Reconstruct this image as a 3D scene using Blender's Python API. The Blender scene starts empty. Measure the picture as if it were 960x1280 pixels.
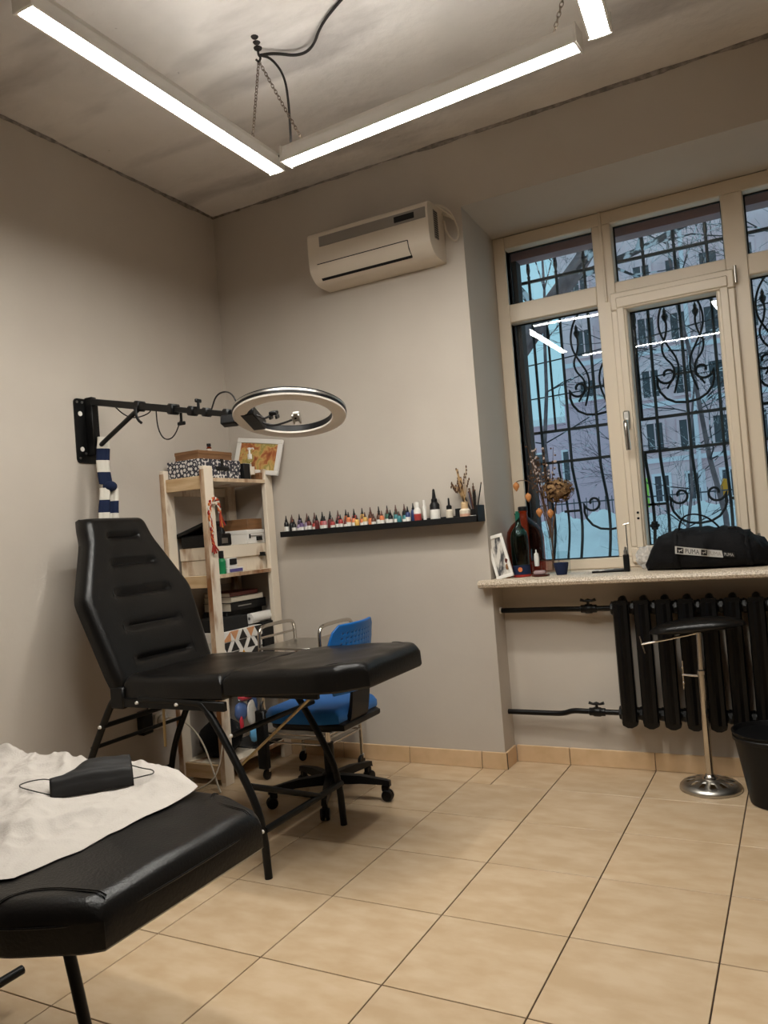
import bpy, bmesh, math, random
from mathutils import Vector, Matrix, noise
R = math.radians
PI = math.pi
random.seed(7)
S = bpy.context.scene
S.cycles.transparent_max_bounces = 32     # stacked bottles and panes
COL = S.collection

# ------------------------------------------------------------------ camera
cam_d = bpy.data.cameras.new('camera')
cam_d.sensor_fit = 'HORIZONTAL'
cam_d.sensor_width = 36.0
cam_d.lens = 976.7 / 960.0 * 36.0
cam_d.clip_start = 0.02
cam_d.clip_end = 400
cam = bpy.data.objects.new('camera', cam_d)
COL.objects.link(cam)
_yaw, _pitch, _roll = -0.4864, 0.0265, -0.0776
_fw = Vector((math.sin(_yaw) * math.cos(_pitch), math.cos(_yaw) * math.cos(_pitch), math.sin(_pitch)))
_rt = Vector((math.cos(_yaw), -math.sin(_yaw), 0))
_up = _rt.cross(_fw)
_r2 = math.cos(_roll) * _rt + math.sin(_roll) * _up
_u2 = -math.sin(_roll) * _rt + math.cos(_roll) * _up
_m = Matrix((_r2, _u2, -_fw)).transposed().to_4x4()
_m.translation = (3.0615, -3.8222, 1.2595)
cam.matrix_world = _m
S.camera = cam

# ------------------------------------------------------------------ view
vs = S.view_settings
S.display_settings.display_device = 'sRGB'
vs.view_transform = 'Standard'
vs.look = 'None'
vs.gamma = 1.0
vs.use_curve_mapping = False
vs.exposure = 0.0
LAMP = 95.0          # diffuser emission
SKY = 0.80           # overcast dusk sky

# ------------------------------------------------------------------ world: even winter overcast
w = bpy.data.worlds.new('winter_sky')
S.world = w
w.use_nodes = True
_bg = w.node_tree.nodes['Background']
_bg.inputs[0].default_value = (0.45, 0.80, 0.97, 1)
_bg.inputs[1].default_value = SKY

# ------------------------------------------------------------------ materials
def _hex(c):
    return (c[0], c[1], c[2], 1.0)

def mat(name, col, rough=0.5, metal=0.0, col2=None, scale=8.0, bump=0.0, bscale=60.0, spec=0.5,
        detail=4.0, stretch=None, coat=0.0, lo=0.35, hi=0.65, trans=0.0, ior=1.45, pieces=0.0, sheen=0.0):
    m = bpy.data.materials.new(name)
    m.use_nodes = True
    nt = m.node_tree
    b = nt.nodes['Principled BSDF']
    b.inputs['Base Color'].default_value = _hex(col)
    b.inputs['Roughness'].default_value = rough
    b.inputs['Metallic'].default_value = metal
    b.inputs['Specular IOR Level'].default_value = spec
    b.inputs['Coat Weight'].default_value = coat
    b.inputs['Transmission Weight'].default_value = trans
    b.inputs['IOR'].default_value = ior
    b.inputs['Sheen Weight'].default_value = sheen
    if col2 or bump or pieces:
        tc = nt.nodes.new('ShaderNodeTexCoord')
        mp = nt.nodes.new('ShaderNodeMapping')
        nt.links.new(tc.outputs['Object'], mp.inputs[0])
        if stretch:
            mp.inputs['Scale'].default_value = stretch
        if pieces:
            oi = nt.nodes.new('ShaderNodeObjectInfo')
            cb = nt.nodes.new('ShaderNodeCombineXYZ')
            mu = nt.nodes.new('ShaderNodeMath'); mu.operation = 'MULTIPLY'
            mu.inputs[1].default_value = 37.0
            nt.links.new(oi.outputs['Random'], mu.inputs[0])
            for k in range(3):
                nt.links.new(mu.outputs[0], cb.inputs[k])
            nt.links.new(cb.outputs[0], mp.inputs['Location'])
    if col2:
        nz = nt.nodes.new('ShaderNodeTexNoise')
        nz.inputs['Scale'].default_value = scale
        nz.inputs['Detail'].default_value = detail
        nt.links.new(mp.outputs[0], nz.inputs['Vector'])
        rp = nt.nodes.new('ShaderNodeValToRGB')
        rp.color_ramp.elements[0].position = lo
        rp.color_ramp.elements[1].position = hi
        rp.color_ramp.elements[0].color = _hex(col)
        rp.color_ramp.elements[1].color = _hex(col2)
        nt.links.new(nz.outputs['Fac'], rp.inputs[0])
        out = rp.outputs[0]
        if pieces:
            hs = nt.nodes.new('ShaderNodeHueSaturation')
            ma = nt.nodes.new('ShaderNodeMapRange')
            ma.inputs['To Min'].default_value = 1 - pieces
            ma.inputs['To Max'].default_value = 1 + pieces
            nt.links.new(oi.outputs['Random'], ma.inputs['Value'])
            nt.links.new(ma.outputs[0], hs.inputs['Value'])
            nt.links.new(out, hs.inputs['Color'])
            out = hs.outputs[0]
        nt.links.new(out, b.inputs['Base Color'])
    if bump:
        n2 = nt.nodes.new('ShaderNodeTexNoise')
        n2.inputs['Scale'].default_value = bscale
        n2.inputs['Detail'].default_value = 5
        nt.links.new(mp.outputs[0], n2.inputs['Vector'])
        bp = nt.nodes.new('ShaderNodeBump')
        bp.inputs['Strength'].default_value = bump
        bp.inputs['Distance'].default_value = 0.01
        nt.links.new(n2.outputs['Fac'], bp.inputs['Height'])
        nt.links.new(bp.outputs[0], b.inputs['Normal'])
    return m

def emit(name, col, st):
    m = bpy.data.materials.new(name)
    m.use_nodes = True
    nt = m.node_tree
    nt.nodes.clear()
    o = nt.nodes.new('ShaderNodeOutputMaterial')
    e = nt.nodes.new('ShaderNodeEmission')
    e.inputs[0].default_value = _hex(col)
    e.inputs[1].default_value = st
    nt.links.new(e.outputs[0], o.inputs[0])
    return m

def clear_glass(name, tint=(1, 1, 1), ior=1.45, rough=0.0, mixwhite=0.0):
    """thin glass: straight-through tint plus Fresnel mirror"""
    m = bpy.data.materials.new(name)
    m.use_nodes = True
    nt = m.node_tree
    nt.nodes.clear()
    o = nt.nodes.new('ShaderNodeOutputMaterial')
    t = nt.nodes.new('ShaderNodeBsdfTransparent')
    t.inputs[0].default_value = _hex(tint)
    g = nt.nodes.new('ShaderNodeBsdfGlossy')
    g.inputs['Roughness'].default_value = rough
    # Schlick reflectance from the facing angle: the same on both sides of a thin wall
    f = nt.nodes.new('ShaderNodeLayerWeight')
    f.inputs[0].default_value = 0.5
    pw = nt.nodes.new('ShaderNodeMath'); pw.operation = 'POWER'; pw.inputs[1].default_value = 5.0
    nt.links.new(f.outputs['Facing'], pw.inputs[0])
    r0 = ((ior - 1) / (ior + 1)) ** 2
    ma = nt.nodes.new('ShaderNodeMath'); ma.operation = 'MULTIPLY_ADD'
    ma.inputs[1].default_value = (1 - r0) * (0.8 if ior > 1.4 else 0.6); ma.inputs[2].default_value = r0
    nt.links.new(pw.outputs[0], ma.inputs[0])
    mx = nt.nodes.new('ShaderNodeMixShader')
    nt.links.new(ma.outputs[0], mx.inputs[0])
    nt.links.new(t.outputs[0], mx.inputs[1])
    nt.links.new(g.outputs[0], mx.inputs[2])
    last = mx
    if mixwhite:
        d = nt.nodes.new('ShaderNodeBsdfDiffuse')
        d.inputs[0].default_value = (0.8, 0.8, 0.8, 1)
        m2 = nt.nodes.new('ShaderNodeMixShader')
        m2.inputs[0].default_value = mixwhite
        nt.links.new(mx.outputs[0], m2.inputs[1])
        nt.links.new(d.outputs[0], m2.inputs[2])
        last = m2
    nt.links.new(last.outputs[0], o.inputs[0])
    return m

M = {}
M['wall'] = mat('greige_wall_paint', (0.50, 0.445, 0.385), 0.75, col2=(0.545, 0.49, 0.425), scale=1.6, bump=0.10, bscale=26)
M['dimwall'] = mat('dark_unseen_wall', (0.13, 0.11, 0.095), 0.8)  # walls out of view, coloured dark to cut the bounced light
M['tile'] = mat('beige_marbled_tile', (0.52, 0.375, 0.23), 0.27, col2=(0.59, 0.445, 0.295), scale=7.0, detail=8,
                lo=0.36, hi=0.66, stretch=(1, 2.0, 1), pieces=0.045, spec=0.4)
M['basetile'] = mat('beige_baseboard_tile', (0.60, 0.41, 0.23), 0.33, col2=(0.69, 0.49, 0.30), scale=9, detail=6, pieces=0.06)
M['grout'] = mat('dark_grout', (0.06, 0.04, 0.028), 0.9)
M['pvc'] = mat('cream_window_plastic', (0.72, 0.62, 0.49), 0.32, spec=0.5)
M['gasket'] = mat('black_rubber', (0.008, 0.008, 0.009), 0.55)
M['glass'] = clear_glass('window_glass', (0.95, 0.98, 0.98))
M['stone'] = mat('speckled_stone', (0.36, 0.28, 0.20), 0.3, col2=(0.66, 0.57, 0.45), scale=150, detail=3, lo=0.38, hi=0.62)
M['leather'] = mat('black_leatherette', (0.0055, 0.005, 0.0048), 0.31, bump=0.12, bscale=160, spec=0.38)
M['blackmetal'] = mat('black_powder_coat', (0.004, 0.004, 0.004), 0.42, spec=0.35)
M['castiron'] = mat('black_enamel_iron', (0.003, 0.0028, 0.0028), 0.36, bump=0.10, bscale=30, spec=0.32)
M['blackplastic'] = mat('black_plastic', (0.004, 0.004, 0.0045), 0.42, spec=0.33)
M['matteblack'] = mat('matte_black', (0.009, 0.009, 0.009), 0.75)
M['chrome'] = mat('worn_chrome', (0.62, 0.58, 0.53), 0.22, 1.0)
M['steel'] = mat('brushed_steel', (0.52, 0.50, 0.46), 0.34, 1.0)
M['brass'] = mat('tan_rod', (0.55, 0.42, 0.22), 0.4, 0.0)
M['whitemetal'] = mat('white_metal', (0.80, 0.77, 0.72), 0.4)
M['acwhite'] = mat('aged_white_plastic', (0.70, 0.62, 0.52), 0.38)
M['acgrey'] = mat('taupe_grille', (0.26, 0.235, 0.21), 0.5)
M['whitewood'] = mat('whitewashed_wood', (0.33, 0.17, 0.07), 0.65, col2=(0.76, 0.66, 0.53), scale=3.2, detail=6, lo=0.30, hi=0.44,
                     stretch=(3, 3, 1.0), bump=0.15, bscale=20)
M['rawwood'] = mat('raw_pine', (0.50, 0.31, 0.15), 0.6, col2=(0.70, 0.52, 0.31), scale=5, detail=5, lo=0.3, hi=0.7, stretch=(1, 1, 8))
M['edgewood'] = mat('stained_wood_edge', (0.24, 0.10, 0.035), 0.6, col2=(0.66, 0.50, 0.34), scale=5, detail=6, stretch=(2, 2, 0.8), lo=.36, hi=.58)
M['brownwood'] = mat('brown_box_wood', (0.16, 0.075, 0.03), 0.5, col2=(0.25, 0.125, 0.055), scale=6, stretch=(1, 1, 9))
M['blue'] = mat('bright_blue_plastic', (0.004, 0.13, 0.44), 0.42)
M['bluefab'] = mat('blue_fabric', (0.004, 0.13, 0.44), 0.8, sheen=0.2)
M['paper'] = mat('white_nonwoven_sheet', (0.47, 0.43, 0.39), 0.85, bump=0.18, bscale=200)
M['white'] = mat('white_card', (0.78, 0.75, 0.70), 0.6)
M['cream'] = mat('cream_card', (0.70, 0.62, 0.50), 0.6)
M['black'] = mat('black_card', (0.006, 0.006, 0.0065), 0.5, spec=0.35)
M['amber'] = clear_glass('amber_glass', (0.58, 0.20, 0.11), 1.45)
M['greenglass'] = clear_glass('dark_green_glass', (0.22, 0.62, 0.57), 1.45)
M['clear'] = clear_glass('clear_glass', (0.95, 0.97, 0.97), 1.25)
M['film'] = clear_glass('clear_plastic_film', (0.97, 0.97, 0.97), 1.22, 0.1, 0.03)
M['milkfilm'] = clear_glass('milky_plastic_film', (0.95, 0.95, 0.95), 1.2, 0.15, 0.30)
M['diffuser'] = mat('ring_diffuser', (0.80, 0.74, 0.68), 0.4)
M['lamp'] = emit('lamp_light', (1.0, 0.975, 0.905), LAMP)
M['uplight'] = emit('lamp_back_light', (1.0, 0.975, 0.905), LAMP * 0.25)
M['navy'] = mat('navy_cloth', (0.006, 0.014, 0.050), 0.9, bump=0.2, bscale=150)
M['ivory'] = mat('ivory_cloth', (0.70, 0.66, 0.58), 0.9, bump=0.2, bscale=150)
M['bagcloth'] = mat('black_bag_fabric', (0.0035, 0.0035, 0.0045), 0.75, bump=0.35, bscale=150, spec=0.25)
M['maskcloth'] = mat('black_mask_fabric', (0.007, 0.006, 0.0055), 0.65, spec=0.4)
M['snow'] = mat('snow', (0.86, 0.80, 0.82), 0.8, col2=(0.95, 0.90, 0.91), scale=2, bump=0.3, bscale=3)
M['facade'] = mat('grey_stone_facade', (0.72, 0.47, 0.50), 0.85, col2=(0.93, 0.68, 0.70), scale=0.35, detail=8)
M['lavender'] = mat('lavender_render', (0.76, 0.49, 0.56), 0.85)
M['bark'] = mat('grey_bark', (0.11, 0.07, 0.075), 0.9, col2=(0.22, 0.15, 0.155), scale=6)
M['twig'] = mat('dark_twig', (0.045, 0.035, 0.04), 0.9, col2=(0.70, 0.66, 0.69), scale=7, lo=.53, hi=.60)
M['iron'] = mat('black_iron', (0.007, 0.008, 0.010), 0.6)
M['maroon'] = mat('maroon_lintel', (0.36, 0.21, 0.22), 0.7)
M['brownwall'] = mat('brown_outer_reveal', (0.055, 0.042, 0.042), 0.8)
M['cord'] = mat('black_cord', (0.012, 0.009, 0.008), 0.7)
M['cableivory'] = mat('ivory_cable', (0.62, 0.55, 0.45), 0.5)
M['chain'] = mat('dull_chain', (0.16, 0.12, 0.09), 0.4, 0.8)

def ceiling_mat():
    m = bpy.data.materials.new('raw_concrete_ceiling')
    m.use_nodes = True
    nt = m.node_tree
    b = nt.nodes['Principled BSDF']
    b.inputs['Roughness'].default_value = 0.9
    tc = nt.nodes.new('ShaderNodeTexCoord')
    def nz(scale, detail, stretch=(1, 1, 1), rot=0):
        mp = nt.nodes.new('ShaderNodeMapping')
        mp.inputs['Scale'].default_value = stretch
        mp.inputs['Rotation'].default_value = (0, 0, rot)
        n = nt.nodes.new('ShaderNodeTexNoise')
        n.inputs['Scale'].default_value = scale
        n.inputs['Detail'].default_value = detail
        nt.links.new(tc.outputs['Object'], mp.inputs[0])
        nt.links.new(mp.outputs[0], n.inputs['Vector'])
        return n
    def ramp(n, els):
        r = nt.nodes.new('ShaderNodeValToRGB')
        e = r.color_ramp.elements
        e[0].position, e[0].color = els[0][0], _hex(els[0][1])
        e[1].position, e[1].color = els[-1][0], _hex(els[-1][1])
        for p, c in els[1:-1]:
            x = e.new(p); x.color = _hex(c)
        nt.links.new(n.outputs['Fac'], r.inputs[0])
        return r
    def mul(a, c):
        x = nt.nodes.new('ShaderNodeMix'); x.data_type = 'RGBA'; x.blend_type = 'MULTIPLY'
        x.inputs[0].default_value = 1.0
        nt.links.new(a, x.inputs[6]); nt.links.new(c, x.inputs[7])
        return x.outputs[2]
    a = ramp(nz(1.1, 6), [(0.34, (0.60, 0.565, 0.54)), (0.52, (0.74, 0.70, 0.67)), (0.68, (0.80, 0.76, 0.725))])
    s = ramp(nz(2.6, 7, (0.35, 1.2, 1), 0.25), [(0.36, (0.66, 0.65, 0.65)), (0.50, (1, 1, 1)), (0.8, (1, 0.99, 0.97))])
    k = ramp(nz(26, 2), [(0.16, (0.2, 0.18, 0.17)), (0.22, (1, 1, 1)), (0.9, (1, 1, 1))])
    o = mul(mul(a.outputs[0], s.outputs[0]), k.outputs[0])
    nt.links.new(o, b.inputs['Base Color'])
    bp = nt.nodes.new('ShaderNodeBump'); bp.inputs['Strength'].default_value = 0.35; bp.inputs['Distance'].default_value = 0.02
    nt.links.new(nz(14, 8).outputs['Fac'], bp.inputs['Height'])
    nt.links.new(bp.outputs[0], b.inputs['Normal'])
    return m
M['ceiling'] = ceiling_mat()

# ------------------------------------------------------------------ mesh builder
class MB:
    def __init__(s):
        s.v = []; s.f = []
        s.X = None
    def add(s, vs_, fs_):
        o = len(s.v)
        if s.X is not None:
            s.v += [s.X @ Vector(p) for p in vs_]
        else:
            s.v += [Vector(p) for p in vs_]
        s.f += [tuple(i + o for i in f) for f in fs_]
        return s
    def box(s, x0, x1, y0, y1, z0, z1, b=0.0):
        if x0 > x1: x0, x1 = x1, x0
        if y0 > y1: y0, y1 = y1, y0
        if z0 > z1: z0, z1 = z1, z0
        b = min(b, 0.49 * min(x1 - x0, y1 - y0, z1 - z0))
        if b <= 0:
            v = [(x, y, z) for x in (x0, x1) for y in (y0, y1) for z in (z0, z1)]
            return s.add(v, [(0, 1, 3, 2), (4, 6, 7, 5), (0, 4, 5, 1), (2, 3, 7, 6), (0, 2, 6, 4), (1, 5, 7, 3)])
        lo = (x0, y0, z0); hi = (x1, y1, z1)
        v = []; idx = {}
        for sx in (0, 1):
            for sy in (0, 1):
                for sz in (0, 1):
                    c = (sx, sy, sz)
                    for a in range(3):
                        p = []
                        for k in range(3):
                            e = hi[k] if c[k] else lo[k]
                            if k != a:
                                e += -b if c[k] else b
                            p.append(e)
                        idx[(c, a)] = len(v); v.append(tuple(p))
        f = []
        def orient(q):
            ctr = Vector(((x0 + x1) / 2, (y0 + y1) / 2, (z0 + z1) / 2))
            n = (Vector(v[q[1]]) - Vector(v[q[0]])).cross(Vector(v[q[2]]) - Vector(v[q[0]]))
            m_ = sum((Vector(v[i]) for i in q), Vector()) / len(q) - ctr
            return q if n.dot(m_) > 0 else tuple(reversed(q))
        for a in range(3):
            o1, o2 = [k for k in range(3) if k != a]
            for sgn in (0, 1):
                q = []
                for (p, r) in ((0, 0), (1, 0), (1, 1), (0, 1)):
                    c = [0, 0, 0]; c[a] = sgn; c[o1] = p; c[o2] = r
                    q.append(idx[(tuple(c), a)])
                f.append(orient(tuple(q)))
            for p in (0, 1):
                for r in (0, 1):
                    c0 = [0, 0, 0]; c0[o1] = p; c0[o2] = r
                    c1 = list(c0); c1[a] = 1
                    c0 = tuple(c0); c1 = tuple(c1)
                    f.append(orient((idx[(c0, o1)], idx[(c1, o1)], idx[(c1, o2)], idx[(c0, o2)])))
        for sx in (0, 1):
            for sy in (0, 1):
                for sz in (0, 1):
                    c = (sx, sy, sz)
                    f.append(orient(tuple(idx[(c, a)] for a in range(3))))
        return s.add(v, f)
    def tube(s, pts, r, seg=8, closed=False, cap=True):
        pts = [Vector(p) for p in pts]
        n = len(pts)
        rs = list(r) if isinstance(r, (list, tuple)) else [r] * n
        T = []
        for i in range(n):
            if closed:
                t = pts[(i + 1) % n] - pts[i - 1]
            else:
                t = pts[min(i + 1, n - 1)] - pts[max(i - 1, 0)]
            T.append(t.normalized() if t.length > 1e-9 else Vector((0, 0, 1)))
        a = Vector((0, 0, 1)) if abs(T[0].z) < 0.9 else Vector((1, 0, 0))
        u = T[0].cross(a).normalized()
        v = []
        for i in range(n):
            if i:
                q = T[i - 1].rotation_difference(T[i])
                u = q @ u
            u = (u - T[i] * u.dot(T[i])).normalized()
            w_ = T[i].cross(u)
            for k in range(seg):
                an = 2 * PI * k / seg
                v.append(pts[i] + rs[i] * (math.cos(an) * u + math.sin(an) * w_))
        f = []
        for i in range(n if closed else n - 1):
            j = (i + 1) % n
            for k in range(seg):
                k2 = (k + 1) % seg
                f.append((i * seg + k, i * seg + k2, j * seg + k2, j * seg + k))
        if cap and not closed:
            f.append(tuple(reversed(range(seg))))
            f.append(tuple((n - 1) * seg + k for k in range(seg)))
        return s.add(v, f)
    def cyl(s, p0, p1, r0, r1=None, seg=16):
        return s.tube([p0, p1], [r0, r0 if r1 is None else r1], seg)
    def lathe(s, prof, c=(0, 0, 0), seg=24, axis='z', sx=1.0, sy=1.0):
        v = []; f = []
        for (r, z) in prof:
            for k in range(seg):
                a = 2 * PI * k / seg
                p = (r * math.cos(a) * sx, r * math.sin(a) * sy, z)
                if axis == 'x': p = (p[2], p[0], p[1])
                if axis == 'y': p = (p[1], p[2], p[0])
                v.append((p[0] + c[0], p[1] + c[1], p[2] + c[2]))
        for i in range(len(prof) - 1):
            for k in range(seg):
                k2 = (k + 1) % seg
                f.append((i * seg + k, i * seg + k2, (i + 1) * seg + k2, (i + 1) * seg + k))
        if prof[0][0] > 1e-6: f.append(tuple(reversed(range(seg))))
        if prof[-1][0] > 1e-6: f.append(tuple((len(prof) - 1) * seg + k for k in range(seg)))
        return s.add(v, f)
    def ball(s, c, r, seg=12, rings=8, sc=(1, 1, 1)):
        v = []; f = []
        for i in range(rings + 1):
            th = PI * i / rings
            for k in range(seg):
                a = 2 * PI * k / seg
                v.append((c[0] + r * sc[0] * math.sin(th) * math.cos(a), c[1] + r * sc[1] * math.sin(th) * math.sin(a), c[2] - r * sc[2] * math.cos(th)))
        for i in range(rings):
            for k in range(seg):
                k2 = (k + 1) % seg
                f.append((i * seg + k, i * seg + k2, (i + 1) * seg + k2, (i + 1) * seg + k))
        return s.add(v, f)
    def prism(s, poly, lo, hi, axis='x'):
        n = len(poly)
        def P(a, b, c):
            return {'x': (c, a, b), 'y': (a, c, b), 'z': (a, b, c)}[axis]
        v = [P(a, b, lo) for a, b in poly] + [P(a, b, hi) for a, b in poly]
        f = [tuple(range(n)), tuple(reversed(range(n, 2 * n)))]
        for i in range(n):
            j = (i + 1) % n
            f.append((i, i + n, j + n, j))
        return s.add(v, f)
    def grid(s, fn, nu, nv, flip=False):
        v = [fn(i / nu, j / nv) for j in range(nv + 1) for i in range(nu + 1)]
        f = []
        for j in range(nv):
            for i in range(nu):
                a = j * (nu + 1) + i
                q = (a, a + 1, a + nu + 2, a + nu + 1)
                f.append(tuple(reversed(q)) if flip else q)
        return s.add(v, f)
    def text(s, body, size, mtx, depth=0.0006):
        cu = bpy.data.curves.new('t', 'FONT')
        cu.body = body; cu.size = size; cu.align_x = 'CENTER'; cu.align_y = 'CENTER'; cu.extrude = depth
        cu.resolution_u = 3
        ob = bpy.data.objects.new('t', cu)
        me = ob.to_mesh()
        s.add([mtx @ v.co for v in me.vertices], [tuple(p.vertices) for p in me.polygons])
        ob.to_mesh_clear()
        bpy.data.objects.remove(ob); bpy.data.curves.remove(cu)
        return s

def chaikin(pts, n=2, closed=False):
    pts = [Vector(p) for p in pts]
    for _ in range(n):
        q = [] if closed else [pts[0]]
        m = len(pts)
        for i in range(m if closed else m - 1):
            a, b = pts[i], pts[(i + 1) % m]
            q += [a * .75 + b * .25, a * .25 + b * .75]
        if not closed: q.append(pts[-1])
        pts = q
    return pts

def wloc(o):
    v = Vector()
    while o:
        v += o.location; o = o.parent
    return v

def mesh_of(mb, name, m, origin, sharp=38):
    me = bpy.data.meshes.new(name)
    me.from_pydata([tuple(p - origin) for p in mb.v], [], mb.f)
    bm = bmesh.new(); bm.from_mesh(me)
    bmesh.ops.recalc_face_normals(bm, faces=bm.faces)
    bm.to_mesh(me); bm.free()
    me.materials.append(m)
    for p in me.polygons: p.use_smooth = True
    if sharp is not None:
        me.set_sharp_from_angle(angle=R(sharp))
    return me

def part(mb, name, m, parent=None, label=None, sharp=38, kind=None, local=False):
    """mesh object; vertices in room coordinates unless local"""
    origin = Vector() if (local or parent is None) else wloc(parent)
    o = bpy.data.objects.new(name, mesh_of(mb, name, m, origin, sharp))
    COL.objects.link(o)
    if parent: o.parent = parent
    if label: o['label'] = label
    if kind: o['kind'] = kind
    return o

def thing(name, label, cat, loc, group=None, rz=0.0):
    o = bpy.data.objects.new(name, None)
    o.empty_display_size = 0.05
    COL.objects.link(o)
    o.location = loc
    o.rotation_euler = (0, 0, rz)
    o['label'] = label; o['category'] = cat
    if group: o['group'] = group
    return o

def single(mb, name, m, label, cat, group=None, sharp=38, origin=None):
    """a thing made of one mesh; origin at its base"""
    if origin is None:
        xs = [p.x for p in mb.v]; ys = [p.y for p in mb.v]; zs = [p.z for p in mb.v]
        origin = Vector(((min(xs) + max(xs)) / 2, (min(ys) + max(ys)) / 2, min(zs)))
    origin = Vector(origin)
    o = bpy.data.objects.new(name, mesh_of(mb, name, m, origin, sharp))
    COL.objects.link(o)
    o.location = origin
    o['label'] = label; o['category'] = cat
    if group: o['group'] = group
    return o

def struct(mb, name, m, parent=None, sharp=38):
    o = part(mb, name, m, parent, sharp=sharp)
    if parent is None: o['kind'] = 'structure'
    return o

def copy_tree(o, parent=None):
    c = o.copy(); COL.objects.link(c); c.parent = parent
    for ch in list(o.children): copy_tree(ch, c)
    return c

def wob(p, s, seed=0.0):
    return noise.noise(Vector((p[0] * s + seed, p[1] * s - seed, p[2] * s + 2.3 * seed)))

# ================================================================== THE SETTING
H = 3.295
XO, XO2 = 1.634, 3.507          # window niche
XR, YB = 5.75, -5.6             # unseen ends of the room
TS = 0.42
TX0 = 0.2476                    # a joint line
TY1 = -0.2394                   # first joint line off the back wall
TSY = 0.4179

# floor: slab with every tile a piece
fl = struct(MB().box(-0.1, XR + 0.1, YB - 0.1, 0.2, -0.12, -0.006), 'floor', M['grout'])
tile_mesh = mesh_of(MB().box(-TS / 2 + .0021, TS / 2 - .0021, -TSY / 2 + .0021, TSY / 2 - .0021, -0.006, 0.0, 0.0012), 'tile', M['tile'], Vector(), 30)
def lay(x0, x1, y0, y1):
    full = abs(x1 - x0 - TS) < 1e-3 and abs(y1 - y0 - TSY) < 1e-3
    if full:
        o = bpy.data.objects.new('tile', tile_mesh)
        o.location = ((x0 + x1) / 2, (y0 + y1) / 2, 0)
    else:
        cx, cy = (x0 + x1) / 2, (y0 + y1) / 2
        hx, hy = (x1 - x0) / 2 - .0021, (y1 - y0) / 2 - .0021
        o = bpy.data.objects.new('tile', mesh_of(MB().box(-hx, hx, -hy, hy, -.006, 0, .0012), 'tile', M['tile'], Vector(), 30))
        o.location = (cx, cy, 0)
    COL.objects.link(o); o.parent = fl
xs = [0.0] + [TX0 + TS * k for k in range(14) if TX0 + TS * k < XR] + [XR]
ys = [TY1 - TSY * k for k in range(13) if TY1 - TSY * k > YB] + [YB]
for i in range(len(xs) - 1):
    for j in range(len(ys) - 1):
        lay(xs[i], xs[i + 1], ys[j + 1], ys[j])
    # the row along the wall runs into the window niche
    if xs[i + 1] <= 1.6 or xs[i] >= XO2:
        lay(xs[i], xs[i + 1], TY1, 0.0)
    elif xs[i] < XO:
        lay(xs[i], XO, TY1, 0.0); lay(XO, xs[i + 1], TY1, 0.158)
    elif xs[i + 1] > XO2:
        lay(xs[i], XO2, TY1, 0.158); lay(XO2, xs[i + 1], TY1, 0.0)
    else:
        lay(xs[i], xs[i + 1], TY1, 0.158)

# ceiling with a slightly ragged plaster edge
struct(MB().box(-0.2, XR + 0.2, YB - 0.2, 0.7, H, H + 0.12), 'ceiling', M['ceiling'])
def ragged(p0, p1, n, seed):
    mb = MB()
    pts = []; rr = []
    p0 = Vector(p0); p1 = Vector(p1)
    for i in range(n + 1):
        p = p0.lerp(p1, i / n)
        rr.append(0.011 + 0.009 * wob(p, 5, seed) + 0.006 * wob(p, 23, seed))
        pts.append(p + Vector((0, 0, 0.004 * wob(p, 9, seed))))
    mb.tube(pts, [max(r, .003) for r in rr], 6)
    return mb
M['shadowedge'] = mat('shadow_dark_plaster', (0.17, 0.15, 0.135), 0.95, col2=(0.34, 0.30, 0.27), scale=30, bump=0.5, bscale=60)  # ragged plaster bead, coloured dark as the jagged shadow line under the ceiling
struct(ragged((0.0, -5.5, H - .002), (0.0, 0.0, H - .002), 220, 3.1), 'trim_1', M['shadowedge'])
struct(ragged((0.0, 0.0, H - .002), (5.6, 0.0, H - .002), 220, 8.7), 'trim_2', M['shadowedge'])

# walls
struct(MB().box(-0.2, 0, YB - 0.2, 0.2, -0.1, H), 'wall_left', M['wall'])
wb = MB()
wb.box(-0.2, XO, 0, 0.62, -0.1, H)
wb.box(XO2, XR + 0.2, 0, 0.62, -0.1, H)
wb.prism([(0, H), (0, 2.931), (0.62, 2.878), (0.62, H)], XO, XO2, 'x')
wb.box(XO, XO2, 0.158, 0.62, -0.1, 0.936)
struct(wb, 'wall_back', M['wall'])
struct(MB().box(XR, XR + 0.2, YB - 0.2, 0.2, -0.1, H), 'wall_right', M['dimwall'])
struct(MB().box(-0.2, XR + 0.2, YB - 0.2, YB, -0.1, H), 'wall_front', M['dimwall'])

# tiled baseboards: each tile a piece
def baseboard(name, runs):
    root = None
    for (ax, fixed, a, b, sgn) in runs:
        cuts = [a] + sorted(c for c in [TX0 + TS * k for k in range(-2, 16)] if ax == 'x' and a + .03 < c < b - .03) + [b]
        for i in range(len(cuts) - 1):
            c0, c1 = cuts[i] + .0015, cuts[i + 1] - .0015
            mb = MB()
            if ax == 'x': mb.box(c0, c1, fixed - .011, fixed + .004, 0.0, 0.086, .002)
            else: mb.box(fixed + .011 * sgn, fixed - .004 * sgn, c0, c1, 0.0, 0.086, .002)
            if root is None:
                core = MB()
                for (ax2, f2, a2, b2, s2) in runs:
                    if ax2 == 'x': core.box(a2, b2, f2 - .006, f2 + .003, 0, .084)
                    else: core.box(f2 + .006 * s2, f2 - .003 * s2, a2, b2, 0, .084)
                root = struct(core, name, M['grout'])
            part(mb, 'tile', M['basetile'], root, sharp=30)
baseboard('baseboard_back', [('x', 0.0, 0.0, XO + .011, 0), ('y', XO, 0.0, 0.147, 1), ('x', 0.158, XO + .011, XO2, 0), ('x', 0.0, XO2, XR, 0)])

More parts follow.
